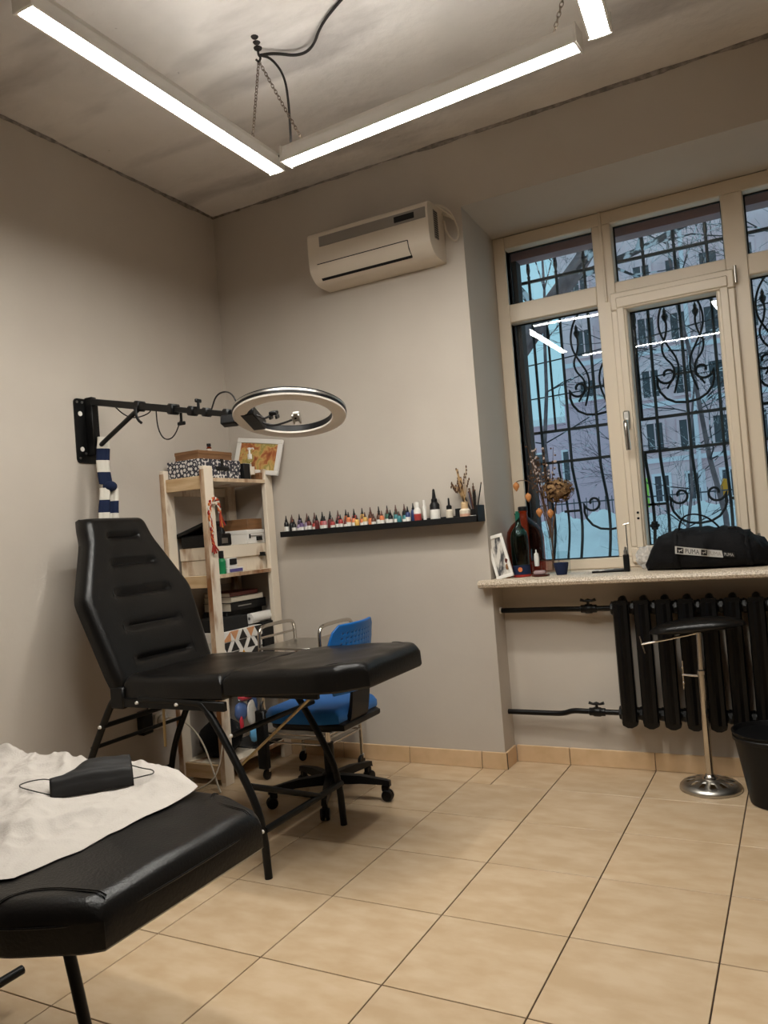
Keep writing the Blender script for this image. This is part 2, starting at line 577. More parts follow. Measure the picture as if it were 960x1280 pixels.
# window sill slab
prof = [(-0.055, 0.936), (-0.066, 0.941), (-0.071, 0.955), (-0.066, 0.969), (-0.055, 0.975), (0.47, 0.975), (0.47, 0.936)]
sl = MB().prism(prof, XO + .001, XO2 - .001, 'x')
sl.prism([(-0.055, 0.936), (-0.066, 0.941), (-0.071, 0.955), (-0.066, 0.969), (-0.055, 0.975), (-0.001, 0.975), (-0.001, 0.936)], XO - .05, XO + .001, 'x')
sl.prism([(-0.055, 0.936), (-0.066, 0.941), (-0.071, 0.955), (-0.066, 0.969), (-0.055, 0.975), (-0.001, 0.975), (-0.001, 0.936)], XO2 - .001, XO2 + .05, 'x')
struct(sl, 'trim_3', M['stone'])

# ------------------------------------------------------------------ window
FY0, FY1 = 0.46, 0.54
GY = 0.535
win = struct(MB().box(XO, 1.704, FY0, FY1, 0.975, 2.888, .004), 'window_1', M['pvc'])
def fp(name, *a, m='pvc'):
    return part(MB().box(*a), name, M[m], win)
fp('frame_head', 1.704, 3.437, FY0, FY1, 2.818, 2.888, .004)
fp('frame_jamb', 3.437, XO2, FY0, FY1, 0.975, 2.888, .004)
fp('frame_foot', 1.704, 3.437, FY0, FY1, 0.975, 1.032, .004)
fp('mullion', 2.195, 2.295, FY0 - .002, FY1, 1.032, 2.818, .004)
fp('mullion', 2.840, 2.940, FY0 - .002, FY1, 1.032, 2.818, .004)
for a, b in ((1.704, 2.195), (2.295, 2.840), (2.940, 3.437)):
    fp('transom', a, b, FY0, FY1, 2.395, 2.498, .004)
fp('cover_strip', 2.238, 2.252, FY0 - .012, FY0, 2.40, 2.888, .003)
# stepped glazing beads, gaskets and panes
def glaze(parent, x0, x1, z0, z1, y, gy):
    # bead inside the opening
    b = MB()
    w_ = .014
    for (a0, a1, c0, c1) in ((x0, x1, z1 - w_, z1), (x0, x1, z0, z0 + w_), (x0, x0 + w_, z0 + w_, z1 - w_), (x1 - w_, x1, z0 + w_, z1 - w_)):
        b.box(a0, a1, y + .012, gy - .004, c0, c1, .003)
    part(b, 'glazing_bead', M['pvc'], parent)
    g = MB(); w2 = .019
    for (a0, a1, c0, c1) in ((x0 + w_ - .001, x1 - w_ + .001, z1 - w2 - .003, z1 - w_ + .001), (x0 + w_ - .001, x1 - w_ + .001, z0 + w_ - .001, z0 + w2), (x0 + w_ - .001, x0 + w2 + .003, z0 + w2, z1 - w2), (x1 - w2 - .001, x1 - w_ + .001, z0 + w2, z1 - w2)):
        g.box(a0, a1, gy - .009, gy - .002, c0, c1)
    part(g, 'gasket', M['gasket'], parent)
    part(MB().box(x0 + .004, x1 - .004, gy - .002, gy + .002, z0 + .004, z1 - .004), 'pane', M['glass'], parent)
for a, b in ((1.690, 2.207), (2.283, 2.852), (2.928, 3.451)):
    glaze(win, a, b, 2.486, 2.830, FY0, GY)
glaze(win, 1.690, 2.207, 1.018, 2.405, FY0, GY)
glaze(win, 2.928, 3.451, 1.018, 2.405, FY0, GY)
# opening sash of the middle bay
SX0, SX1, SZ0, SZ1 = 2.266, 2.872, 1.000, 2.436
sm = MB()
for (a0, a1, c0, c1) in ((SX0, SX1, SZ1 - .095, SZ1), (SX0, SX1, SZ0, SZ0 + .082), (SX0, SX0 + .08, SZ0 + .082, SZ1 - .095), (SX1 - .085, SX1, SZ0 + .082, SZ1 - .095)):
    sm.box(a0, a1, FY0 - .026, FY0 - .001, c0, c1, .006)
for (a0, a1, c0, c1) in ((SX0 + .03, SX1 - .03, SZ1 - .085, SZ1 - .03), (SX0 + .03, SX1 - .03, SZ0 + .03, SZ0 + .075), (SX0 + .03, SX0 + .07, SZ0 + .075, SZ1 - .085), (SX1 - .07, SX1 - .03, SZ0 + .075, SZ1 - .085)):
    sm.box(a0, a1, FY0 - .034, FY0 - .020, c0, c1, .005)
sash = part(sm, 'sash', M['pvc'], win)
glaze(sash, SX0 + .068, SX1 - .074, SZ0 + .070, SZ1 - .083, FY0 - .03, GY)
hd = MB()
hd.box(2.288, 2.320, FY0 - .050, FY0 - .034, 1.705, 1.80, .005)
part(hd, 'handle_plate', M['steel'], sash)
hd = MB()
hd.tube(chaikin([(2.304, FY0 - .045, 1.745), (2.304, FY0 - .085, 1.743), (2.307, FY0 - .098, 1.71), (2.309, FY0 - .09, 1.59)], 2), .0125, 10)
part(hd, 'handle', M['chrome'], sash)
for z0 in (2.36, 1.03):
    part(MB().cyl((SX1 + .008, FY0 - .03, z0), (SX1 + .008, FY0 - .03, z0 + .085), .008, seg=10), 'hinge', M['steel'], sash)
for z0 in (1.262, 1.232):
    part(MB().cyl((2.318, FY0 - .0345, z0), (2.318, FY0 - .038, z0), .0065, seg=10), 'screw_cap', M['blackplastic'], sash)
# outside of the wall opening: maroon lintel and brown side post
struct(MB().box(XO - .3, XO2 + .3, 0.60, 0.70, 2.785, 3.0), 'trim_4', M['maroon'])
struct(MB().box(XO - .3, 1.722, 0.60, 0.68, 0.85, 2.785), 'trim_5', M['brownwall'])
struct(MB().box(3.42, XO2 + .3, 0.60, 0.68, 0.85, 2.785), 'trim_6', M['brownwall'])

# ------------------------------------------------------------------ wrought-iron grille outside
gr = thing('window_grille', 'black wrought-iron window grille with spear tips and curling scrolls outside the glass', 'grille', (2.57, 0.76, 0.95))
GYB = 0.76
PIT = 0.1655
def belly(z):
    if z > 1.55: return 0.0
    t = (1.55 - z) / 0.6
    return 0.13 * math.sin(min(t, 1.0) * PI) ** 1.2 if t < 1 else 0.0
def bar(x, z0, z1, tip=True, r=.0085):
    pts = [(x, GYB + belly(z0 + (z1 - z0) * i / 24), z0 + (z1 - z0) * i / 24) for i in range(25)]
    mb = MB().tube(pts, r, 6)
    o = part(mb, 'bar', M['iron'], gr)
    if tip:
        mb = MB().lathe([(.006, 0), (.011, .012), (.006, .022), (.0125, .05), (.010, .085), (.0005, .150)], (x, GYB, z1 - .005), 6)
        part(mb, 'spear_tip', M['iron'], o)
for k in range(-5, 6):
    bar(2.572 + PIT * k, 0.98, 2.715)
for c in (2.08, 2.572, 3.065):
    for sgn in (-1, 1):
        x = c + sgn * PIT * 1.5
        if c != 2.572 and (x - 2.572) * (c - 2.572) > 0 or c == 2.572:
            bar(x, 1.785, 2.30, r=.007)
            bar(x, 0.98, 1.60, tip=False, r=.007)
for z in (2.695, 1.783, 1.597):
    part(MB().box(1.60, 3.54, GYB - .004, GYB + .012, z - .008, z + .008), 'cross_rail', M['iron'], gr)
for c in (2.08, 2.572, 3.065):
    for sgn in (-1, 1):
        xa, xb = c + sgn * PIT * 1.0, c + sgn * PIT * 1.6
        part(MB().box(xa, xb, GYB + .10, GYB + .114, 1.295, 1.309), 'cross_rail', M['iron'], gr)
def spiral_scroll(c, z, y, sc):
    """heart-shaped C scroll, open at the top"""
    pts = []
    for i in range(0, 29):      # left spiral, from its eye outwards, then round to the bottom
        t = i / 28.0
        an = R(-60) + (1 - t) * R(520)
        rr = (.018 + .045 * t) * sc
        pts.append((-.085 * sc + rr * math.cos(an), .0 * sc + rr * math.sin(an)))
    half = [(-.145, -.005), (-.147, -.04), (-.135, -.08), (-.105, -.12), (-.06, -.145), (0, -.153)]
    # spiral: angle decreasing to 180 deg then down the flank
    sp = []
    for i in range(25):
        t = i / 24.0
        an = R(560) - t * R(560 - 180)
        rr = (.014 + .041 * t) * sc
        sp.append((-.092 * sc + rr * math.cos(an), .012 * sc + rr * math.sin(an)))
    left = sp + [(a * sc, b * sc) for a, b in half]
    full = left + [(-a, b) for a, b in reversed(left[:-1])]
    return [(c + a, y, z + b) for a, b in full]
for c in (2.08, 2.572, 3.065):
    part(MB().tube(spiral_scroll(c, 2.0, GYB, 1.0), .0075, 6), 'scroll', M['iron'], gr)
    yb = GYB + .115
    part(MB().tube(spiral_scroll(c, 1.33, yb, 1.0), .0075, 6), 'scroll', M['iron'], gr)
    part(MB().box(c - .06, c + .06, GYB - .004, GYB + .010, 2.003, 2.015), 'collar', M['iron'], gr)
    for sgn in (-1, 1):
        o1 = [(-.050, 2.46), (-.095, 2.40), (-.118, 2.32), (-.112, 2.24), (-.070, 2.16), (-.032, 2.09), (-.028, 2.01), (-.062, 1.905)]
        o2 = [(-.085, 2.34), (-.072, 2.29), (-.085, 2.22), (-.112, 2.17), (-.100, 2.11), (-.056, 2.06), (-.052, 2.005), (-.098, 1.935)]
        for o_ in (o1, o2):
            part(MB().tube(chaikin([(c - sgn * a, GYB, z) for a, z in o_], 2), .0062, 6), 'strand', M['iron'], gr)
        lf = MB().lathe([(.0005, -.035), (.014, -.012), (.018, .005), (.009, .02), (.010, .03), (.0005, .055)], (c + sgn * .080, GYB, 2.335), 6)
        part(lf, 'leaf', M['iron'], gr)
for c in (2.326, 2.818):
    rs = MB()
    for k in range(6):
        a = k * PI / 3
        rs.ball((c + .017 * math.cos(a), GYB + .12, 1.18 + .017 * math.sin(a)), .011, 8, 5)
    rs.ball((c, GYB + .113, 1.18), .010, 8, 5)
    part(rs, 'rosette', M['iron'], gr)

# ================================================================== OUTDOORS
gz = -0.35
def ground_z(x, y):
    return gz + 0.006 * y
gm = MB().grid(lambda u, v: (-60 + 110 * u, 0.75 + (v ** 2) * 75, gz - .3 + .25 * noise.noise(Vector((u * 30, v * 22, 1.7))) + .004 * v * 75), 60, 50)
g = struct(gm, 'trim_7', M['snow'])

# snowy bank under the window
bk = MB().grid(lambda u, v: (-12 + 18 * u, 7 + 11 * v, gz - .4 + math.sin(PI * v) * (1.85 + .55 * noise.noise(Vector((u * 13, v * 5, 4))) + .2 * noise.noise(Vector((u * 41, v * 17, 8))) + .14 * noise.noise(Vector((u * 110, v * 45, 3))))), 200, 60)
single(bk, 'snow_bank', M['snow'], 'ridge of blue-white snow heaped in the yard beyond the window', 'snow bank')

# long grey stone building across the yard
FB = 58.0
bl = thing('stone_building', 'long grey stone apartment building across the snowy yard', 'building', (-2, FB, 0))
part(MB().box(-12.5, 22, FB, FB + 8, -1, 26), 'wall', M['facade'], bl)
M['winglass'] = mat('dark_far_glass', (0.07, 0.07, 0.08), 0.25)
M['surround'] = mat('pale_window_surround', (0.82, 0.76, 0.80), 0.8)
M['band'] = mat('pale_stone_band', (0.80, 0.74, 0.78), 0.85)
for z in (4.9, 9.1, 13.1):
    part(MB().box(-12.5, 22, FB - .25, FB, z, z + .35), 'stone_band', M['band'], bl)
for fx in range(9):
    for fz, (hh, ww, plain) in enumerate(((1.9, 1.0, False), (2.0, 1.15, True), (2.0, 1.15, True), (2.0, 1.15, True), (2.0, 1.15, True))):
        x = -10.5 + 2.35 * fx + (-.2 if fz else 0); z = (2.0, 5.9, 9.9, 13.9, 17.9)[fz]
        f = MB()
        s_ = .2
        f.box(x - ww / 2 - s_, x - ww / 2, FB - .18, FB, z - s_, z + hh + s_)
        f.box(x + ww / 2, x + ww / 2 + s_, FB - .18, FB, z - s_, z + hh + s_)
        f.box(x - ww / 2, x + ww / 2, FB - .18, FB, z + hh, z + hh + s_)
        f.box(x - ww / 2, x + ww / 2, FB - .18, FB, z - s_, z)
        f.box(x - .05, x + .05, FB - .10, FB - .04, z, z + hh)
        o = part(f, 'window', M['surround'] if not plain else M['facade'], bl)
        part(MB().box(x - ww / 2, x + ww / 2, FB - .06, FB - .02, z, z + hh), 'pane', M['winglass'], o)
part(MB().cyl((-3.05, FB - .3, 0), (-3.05, FB - .3, 22), .16, seg=8), 'drainpipe', M['band'], bl)

# lower lavender block on the left
FL = 34.0
lb = thing('lavender_block', 'low lavender-grey rendered building with snowy roof behind the dried bouquet', 'building', (-8, FL, 0))
part(MB().box(-16.5, -4.2, FL, FL + 6, -.6, 5.9), 'wall', M['lavender'], lb)
part(MB().box(-16.8, -4.0, FL - .3, FL + 6, 5.9, 6.2), 'snowy_roof', M['snow'], lb)
for x in (-9.7, -8.1, -6.4):
    o = part(MB().box(x - .5, x + .5, FL - .1, FL, 3.0, 4.6), 'window', M['surround'], lb)
    part(MB().box(x - .4, x + .4, FL - .13, FL - .1, 3.1, 4.5), 'pane', M['winglass'], o)
part(MB().box(-8.6, -6.4, FL - .9, FL, 1.0, 2.1), 'balcony', M['lavender'], lb)
kb = thing('garage', 'plain grey-blue flat-walled garage close behind the iron fence', 'building', (-2.9, 19, 0))
part(MB().box(-2.75, -1.2, 19, 21, -.4, 4.6), 'wall', M['lavender'], kb)
part(MB().box(-2.85, -1.1, 18.9, 21.1, 4.6, 4.72), 'snowy_roof', M['snow'], kb)

# street lantern with snow cap
ln = thing('street_lantern', 'small street lantern with a snow cap on a thin pole', 'lamp', (-2.66, 20, 0))
part(MB().cyl((-2.66, 20, -.4), (-2.66, 20, 2.9), .035, seg=8), 'pole', M['iron'], ln)
part(MB().lathe([(.10, 0), (.17, .32), (.17, .34)], (-2.66, 20, 2.9), 6), 'lantern', M['surround'], ln)
part(MB().lathe([(.19, 0), (.16, .10), (.02, .32)], (-2.66, 20, 3.24), 8), 'snow_cap', M['snow'], ln)

# yard fence: each paling a piece
M['fencepaint'] = mat('grey_fence_paint', (.09, .085, .10), .6)
fn = thing('yard_fence', 'dark metal paling fence standing in the snow beyond the window', 'fence', (-2.5, 16.2, .3))
for i in range(70):
    x = -6 + i * .16
    part(MB().box(x - .010, x + .010, 16.19, 16.21, .2, 1.75), 'paling', M['fencepaint'], fn)
for z in (.6, 1.62):
    part(MB().box(-6, 5.2, 16.215, 16.24, z, z + .035), 'fence_rail', M['fencepaint'], fn)
M['lime'] = mat('lime_panel', (0.42, 0.75, 0.10), 0.6)
M['orange'] = mat('orange_panel', (0.85, 0.33, 0.02), 0.6)
M['bluepanel'] = mat('blue_panel', (0.03, 0.10, 0.28), 0.6)
o = thing('lime_sign', 'upright lime green and dark blue street panel at left of the middle pane', 'sign', (-.3, 16.5, 0))
part(MB().box(-.34, -.19, 16.5, 16.55, 1.38, 2.11), 'lime_panel', M['lime'], o)
part(MB().box(-.50, -.34, 16.5, 16.55, 1.30, 2.05), 'blue_panel', M['bluepanel'], o)
part(MB().cyl((-.3, 16.53, -.4), (-.3, 16.53, 1.4), .03, seg=8), 'post', M['iron'], o)
o = thing('orange_sign', 'small tilted orange street board at right of the middle pane', 'sign', (1.55, 16.5, 0))
mb = MB(); mb.X = Matrix.Translation((1.55, 16.5, 1.70)) @ Matrix.Rotation(R(14), 4, 'Y')
mb.box(-.09, .09, 0, .04, -.22, .22, .01)
part(mb, 'board', M['orange'], o)
part(MB().cyl((1.55, 16.56, -.4), (1.55, 16.56, 1.7), .03, seg=8), 'post', M['iron'], o)

# bare trees
def tree(base, height, seed, label, r0=.12, lean=(0, 0), depth=4, fan=4, spread=.75, twigs=True, start=.35, trunk_pts=None):
    rnd = random.Random(seed)
    t = thing('bare_tree', label, 'tree', base)
    tb = MB(); br = MB()
    b = Vector(base)
    if trunk_pts:
        tp = chaikin(trunk_pts, 2)
    else:
        tp = [b + Vector((lean[0] * i / 8 + .06 * rnd.uniform(-1, 1), lean[1] * i / 8, height * i / 8)) for i in range(9)]
    tb.tube(tp, [r0 * (1 - .72 * i / (len(tp) - 1)) for i in range(len(tp))], 8)
    def grow(p, d, L, r, lv):
        pts = [p]; q = p.copy(); dd = d.copy()
        n = 4
        for i in range(n):
            dd = (dd + Vector((rnd.uniform(-1, 1), rnd.uniform(-1, 1), rnd.uniform(-.7, .9))) * .22).normalized()
            q = q + dd * (L / n); pts.append(q)
        br.tube(pts, [r * (1 - .6 * i / n) for i in range(n + 1)], 4 if lv < depth - 1 else 3, cap=False)
        if lv < depth:
            for k in range(fan):
                i = rnd.randint(1, n)
                nd = (dd + Vector((rnd.uniform(-1, 1), rnd.uniform(-1, 1), rnd.uniform(-.8, .8))) * spread).normalized()
                grow(pts[i], nd, L * rnd.uniform(.5, .75), max(r * .5, .0028), lv + 1)
    n0 = len(tp)
    for i in range(int(n0 * start), n0):
        for _ in range(2 if n0 < 12 else 1):
            a = rnd.uniform(0, 2 * PI)
            d = Vector((math.cos(a), math.sin(a) * .7, rnd.uniform(.05, .8))).normalized()
            grow(tp[i], d, height * rnd.uniform(.22, .34), max(r0 * .25, .012), 2)
    part(tb, 'trunk', M['bark'], t)
    o = part(br, 'branches', M['twig'], t, sharp=None)
    o['kind'] = 'stuff'
    return t
tree((-3.2, 5.2, gz), 6.5, 5, 'thick leaning grey tree trunk crossing the left panes', r0=.20, depth=4, fan=3,
     trunk_pts=[(-1.6, 5.1, gz - .2), (-.9, 5.1, 1.4), (0.05, 5.0, 2.95), (0.75, 5.0, 3.70), (1.35, 5.0, 4.35), (1.9, 5.1, 5.4)], start=.55)
tree((2.3, 7.5, gz), 6.0, 11, 'bare tree with a dense twig crown behind the middle top pane', r0=.045, lean=(-.6, 0), depth=5, fan=4)
tree((-1.6, 12.0, gz), 8.5, 23, 'tall bare tree in the yard beyond the fence line', r0=.06, lean=(.5, .2), depth=5, fan=4)
tree((1.2, 10.5, gz), 5.2, 31, 'bare bushy tree with twigs crossing the lower middle pane', r0=.034, lean=(.7, 0), depth=5, fan=4, start=.1)
tree((3.4, 11.0, gz), 8.0, 37, 'bare tree at far right showing in the right panes', r0=.06, lean=(-.2, 0), depth=5, fan=4)
# overhead wires
for k, (z0, z1, sag) in enumerate(((4.9, 5.6, .35), (4.2, 4.5, .25))):
    pts = [(-9 + 14 * i / 24, 14.0, z0 + (z1 - z0) * i / 24 - sag * math.sin(PI * i / 24)) for i in range(25)]
    single(MB().tube(pts, .016, 5), 'overhead_wire', M['iron'], ('upper', 'lower')[k] + ' of two thin overhead wires sagging across the yard', 'wire')

# ================================================================== CEILING LAMPS
LZ = 2.80
def lamp(p0, p1, label, loc_name='linear_lamp'):
    p0 = Vector(p0); p1 = Vector(p1)
    d = (p1 - p0); L = d.length; an = math.atan2(d.y, d.x)
    c = (p0 + p1) / 2
    t = thing('linear_lamp', label, 'lamp', (c.x, c.y, LZ), 'linear ceiling lamps', an)
    hs = MB().prism([(-.038, .004), (-.038, .020), (-.026, .052), (.026, .052), (.038, .020), (.038, .004)], -L / 2, L / 2, 'x')
    part(hs, 'housing', M['whitemetal'], t, local=True)
    for sg in (-1, 1):
        part(MB().box(-L / 2, L / 2, min(sg * .016, sg * .026), max(sg * .016, sg * .026), .050, .066), 'slot_wall', M['whitemetal'], t, local=True)
    part(MB().box(-L / 2 + .012, L / 2 - .012, -.0155, .0155, .050, .0535), 'back_light', M['uplight'], t, label='narrow strip lighting the ceiling', local=True)
    for sg in (-1, 1):
        part(MB().box(-L / 2, L / 2, min(sg * .031, sg * .038), max(sg * .031, sg * .038), 0, .005), 'rim', M['whitemetal'], t, local=True)
    for a_, b_ in ((-L / 2 - .004, -L / 2 + .006), (L / 2 - .006, L / 2 + .004)):
        part(MB().box(a_, b_, -.039, .039, -.004, .066, .002), 'end_cap', M['whitemetal'], t, local=True)
    df = MB().prism([(-.0305, .006), (-.0305, .001), (-.018, -.0008), (.018, -.0008), (.0305, .001), (.0305, .006)], -L / 2 + .012, L / 2 - .012, 'x')
    part(df, 'diffuser', M['lamp'], t, label='glowing white diffuser', local=True)
    return t
lamp((1.262, -2.345, LZ), (1.250, -1.115, LZ), 'white linear lamp glowing along the left of the ceiling, running away to the corner')
lamp((1.320, -1.150, LZ), (2.550, -1.236, LZ), 'white linear lamp glowing crosswise under the ceiling beside the air conditioner')
lamp((2.622, -1.250, LZ), (2.700, -2.480, LZ), 'white linear lamp cut off by the top edge, right of the ceiling')
lamp((1.360, -2.600, LZ), (2.590, -2.660, LZ), 'white linear lamp above the camera seen only mirrored in the window panes')

# ================================================================== TREATMENT CHAIRS
def roll_off(d, r):
    t = 1 - min(max(d, 0) / r, 1.0)
    return math.sqrt(max(0.0, 1 - t * t))

def cushion(mtx, Hh, wfun, T, r, grooves=(), depth=.016, gu=.55, nu=44, nv=72, puff=.006, sig=.011, wr=0.0):
    """pad: a across, b along [0..Hh], c thickness; grooves are sewn hollows at heights b"""
    mb = MB(); mb.X = mtx
    us = [math.sin(PI / 2 * (2 * i / nu - 1)) for i in range(nu + 1)]
    vs_ = [(1 - math.cos(PI * j / nv)) / 2 for j in range(nv + 1)]
    vs_ = [.35 * a + .65 * j / nv for j, a in enumerate(vs_)]
    V = []; F = []
    for j in range(nv + 1):
        b = vs_[j] * Hh
        wd = wfun(vs_[j])
        for i in range(nu + 1):
            a = us[i] * wd
            d1 = (1 - abs(us[i])) * wd; d2 = min(vs_[j], 1 - vs_[j]) * Hh
            k = roll_off(d1, r) * roll_off(d2, r)
            c = T - r + r * k + puff * (1 - us[i] ** 2) * math.sin(PI * vs_[j])
            for gb in grooves:
                if isinstance(gb, tuple): gb, gw = gb
                else: gw = gu
                e = (abs(us[i]) - gw) / .09
                sx = 1.0 if e < 0 else math.exp(-e * e)
                dd = (b - gb)
                c -= depth * sx * (math.exp(-(dd / sig) ** 2) + .35 * math.exp(-((dd) / (sig * 3)) ** 2))
            if wr: c += wr * wob((a, b, 0), 9, 3.3) * k
            V.append((a, b, c))
    n1 = nu + 1
    for j in range(nv):
        for i in range(nu):
            q = j * n1 + i
            F.append((q, q + 1, q + n1 + 1, q + n1))
    ring = [i for i in range(nu + 1)] + [j * n1 + nu for j in range(1, nv + 1)] + [nv * n1 + i for i in range(nu - 1, -1, -1)] + [j * n1 for j in range(nv - 1, 0, -1)]
    o = len(V)
    lo = [(V[i][0], V[i][1], .008) for i in ring]
    lo2 = [(V[i][0] * .975, Hh / 2 + (V[i][1] - Hh / 2) * .985, 0.0) for i in ring]
    V += lo + lo2
    m = len(ring)
    for k in range(m):
        k2 = (k + 1) % m
        F.append((ring[k2], ring[k], o + k, o + k2))
        F.append((o + k2, o + k, o + m + k, o + m + k2))
    F.append(tuple(o + m + k for k in range(m)))
    mb.add(V, F)
    return mb

def axes(origin, a, b):
    a = Vector(a).normalized(); b = Vector(b).normalized(); c = a.cross(b).normalized()
    m = Matrix((a, b, c)).transposed().to_4x4(); m.translation = Vector(origin)
    return m

def lerp_profile(pts, rad=0.04):
    def f(t):
        def raw(t):
            t = min(max(t, pts[0][0]), pts[-1][0])
            for (a, x), (b, y) in zip(pts, pts[1:]):
                if t <= b: return x + (y - x) * (t - a) / (b - a)
            return pts[-1][1]
        return (raw(t - rad) + 2 * raw(t) + raw(t + rad)) / 4
    return f

CY = -1.165
tc = thing('treatment_chair', 'black padded reclining treatment chair with raised backrest and folding tube legs, under the ring lamp', 'chair', (1.0, CY, 0))
# backrest
bdir = Vector((-.362, 0, .932)); nrm = Vector((.932, 0, .362))
bm_ = axes(Vector((.522, CY, .690)) - nrm * .075, (0, 1, 0), bdir)
wback = lerp_profile([(0, .292), (.08, .308), (.52, .338), (.86, .205), (.97, .190), (1, .178)], .03)
bk = cushion(bm_, .805, wback, .078, .044, [(.115, .46), (.265, .44), (.42, .42), (.565, .42), (.70, .36)], .017)
part(bk, 'backrest', M['leather'], tc)
sm_ = MB(); sm_.X = bm_
for sgn in (-1, 1):
    sm_.tube([(sgn * .19, .08, .079), (sgn * .175, .45, .080), (sgn * .155, .60, .079), (sgn * .10, .72, .077)], .0016, 5)
part(sm_, 'seam', M['leather'], tc)
# seat and leg rest
sdir = Vector((1, 0, 0.015))
st_ = cushion(axes((.517, CY, .650), (0, -1, 0), (1, 0, .02)), .525, lerp_profile([(0, .285), (.5, .30), (1, .292)]), .098, .034, [], 0, wr=.006)
part(st_, 'seat', M['leather'], tc)
lm = axes((1.062, CY, .676), (0, -1, 0), (1, 0, .055))
lr = cushion(lm, .60, lerp_profile([(0, .300), (.72, .312), (.86, .300), (1, .215)], .02), .095, .034, [(.02, .9)], .004, wr=.006)
part(lr, 'leg_rest', M['leather'], tc)
def pad_seams(mtx, L, wd, T, name='seam', parent=None):
    s_ = MB(); s_.X = mtx
    for sgn in (-1, 1):
        s_.tube(chaikin([(sgn * wd * 1.0, L - .165, T - .020), (sgn * wd * .92, L - .16, T - .002), (sgn * wd * .78, L - .10, T + .002), (sgn * wd * .70, L - .02, T - .012), (sgn * wd * .70, L - .004, T - .034)], 2), .0018, 5)
    return part(s_, name, M['leather'], parent)
pad_seams(lm, .60, .30, .098, 'seam', tc)
# frame
TR = .0155
def bent(y):
    front = chaikin([(.60, y, .652), (.90, y, .650), (.955, y, .635), (1.132, y, .345), (1.190, y, .20), (1.199, y, .0)], 2)
    return front
for y in (CY - .285, CY + .265):
    part(MB().tube(bent(y), TR, 10), 'leg', M['blackmetal'], tc)
    rear = chaikin([(.85, y, .640), (.52, y, .652), (.445, y, .650), (.405, y, .60), (.262, y, .36), (.200, y, .19), (.185, y, .0)], 2)
    part(MB().tube([p + Vector((0, .012, 0)) for p in rear], TR, 10), 'leg', M['blackmetal'], tc)
    part(MB().box(.500, 1.05, y - .010, y + .012, .618, .655, .003), 'seat_rail', M['blackmetal'], tc)
    part(MB().box(1.075, 1.42, (y - CY) * .7 + CY, (y - CY) * .7 + CY + .02, .655, .684, .003), 'leg_rest_rail', M['blackmetal'], tc)
    part(MB().box(.445, .520, y - .016, y + .016, .610, .70, .006), 'hinge', M['blackmetal'], tc)
for (x, z) in ((.372, .528), (1.078, .530)):
    part(MB().cyl((x, CY - .285, z), (x, CY + .275, z), .011, seg=10), 'cross_bar', M['blackmetal'], tc)
for (x, z) in ((.196, .18), (1.196, .178)):
    part(MB().cyl((x, CY - .285, z), (x, CY + .275, z), .0135, seg=10), 'cross_bar', M['blackmetal'], tc)
part(MB().cyl((1.137, CY - .275, .335), (1.196, -1.07, .180), .0125, seg=10), 'brace', M['blackmetal'], tc)
part(MB().cyl((.30, CY - .285, .43), (.30, CY + .275, .43), .009, seg=10), 'cross_bar', M['blackmetal'], tc)
for (x, z) in ((.598, .640), (.812, .640), (.372, .528), (1.078, .530), (1.196, .178)):
    y = CY - .285 - TR
    part(MB().cyl((x, y + .004, z), (x, y - .005, z), .0078, .006, 10), 'pin', M['whitemetal'], tc, label='small white plastic cap')
part(MB().cyl((.893, -1.2, .322), (1.30, -1.2, .64), .0060, seg=8), 'support_rod', M['brass'], tc, label='thin tan rod')
part(MB().cyl((.592, CY - .15, .42), (.597, CY - .15, .645), .0060, seg=8), 'support_rod', M['brass'], tc, label='thin tan rod')

# second chair, foot end in the foreground
BT = .65
tb = thing('treatment_bed', 'black padded foot end of a treatment bed in the near left corner', 'bed', (1.1, -2.56, 0))
bmx = axes((.750, -2.605, BT - .098), (0, -1, 0), (1, 0, 0))
pad = cushion(bmx, 1.165, lerp_profile([(0, .325), (.80, .325), (.86, .318), (.985, .250), (1, .225)], .016), .096, .040, [], 0, wr=.004, nv=90)
part(pad, 'padded_top', M['leather'], tb)
_wb = lerp_profile([(0, .325), (.80, .325), (.86, .318), (.985, .250), (1, .225)], .016)
def pad_z(a, b):
    k = roll_off(_wb(b / 1.165) - abs(a), .040) * roll_off(min(b, 1.165 - b), .040)
    return .096 - .040 + .040 * k + .006 * (1 - min(1, (a / _wb(b / 1.165)) ** 2)) * math.sin(PI * b / 1.165)

for sgn in (-1, 1):
    pth = chaikin([(sgn * .312, .975, 0), (sgn * .280, .985, 0), (sgn * .250, 1.005, 0), (sgn * .230, 1.05, 0), (sgn * .220, 1.10, 0), (sgn * .212, 1.150, 0)], 3)
    for o_ in (0, .006):
        bs = MB(); bs.X = bmx
        bs.tube([(p.x - sgn * o_, p.y - o_ * .5, pad_z(p.x - sgn * o_, p.y - o_ * .5) + .0002) for p in pth], .0014, 6)
        part(bs, 'seam', M['leather'], tb)
edge = MB(); edge.X = bmx
edge.tube(chaikin([(-.327, .70, .056), (-.327, .97, .056), (-.300, 1.05, .056), (-.250, 1.140, .056), (-.20, 1.166, .056), (.20, 1.166, .056), (.250, 1.140, .056), (.300, 1.05, .056), (.327, .97, .056), (.327, .70, .056)], 2), .0022, 6)
part(edge, 'piping', M['leather'], tb)
part(MB().box(.72, 1.70, -2.42, -2.39, BT - .130, BT - .098, .003), 'frame_rail', M['blackmetal'], tb)
part(MB().box(.72, 1.70, -2.78, -2.75, BT - .130, BT - .098, .003), 'frame_rail', M['blackmetal'], tb)
part(MB().tube(chaikin([(1.10, -2.395, .53), (1.19, -2.395, .50), (1.232, -2.398, .34), (1.290, -2.40, .13), (1.320, -2.40, 0)], 2), .016, 10), 'leg', M['blackmetal'], tb)
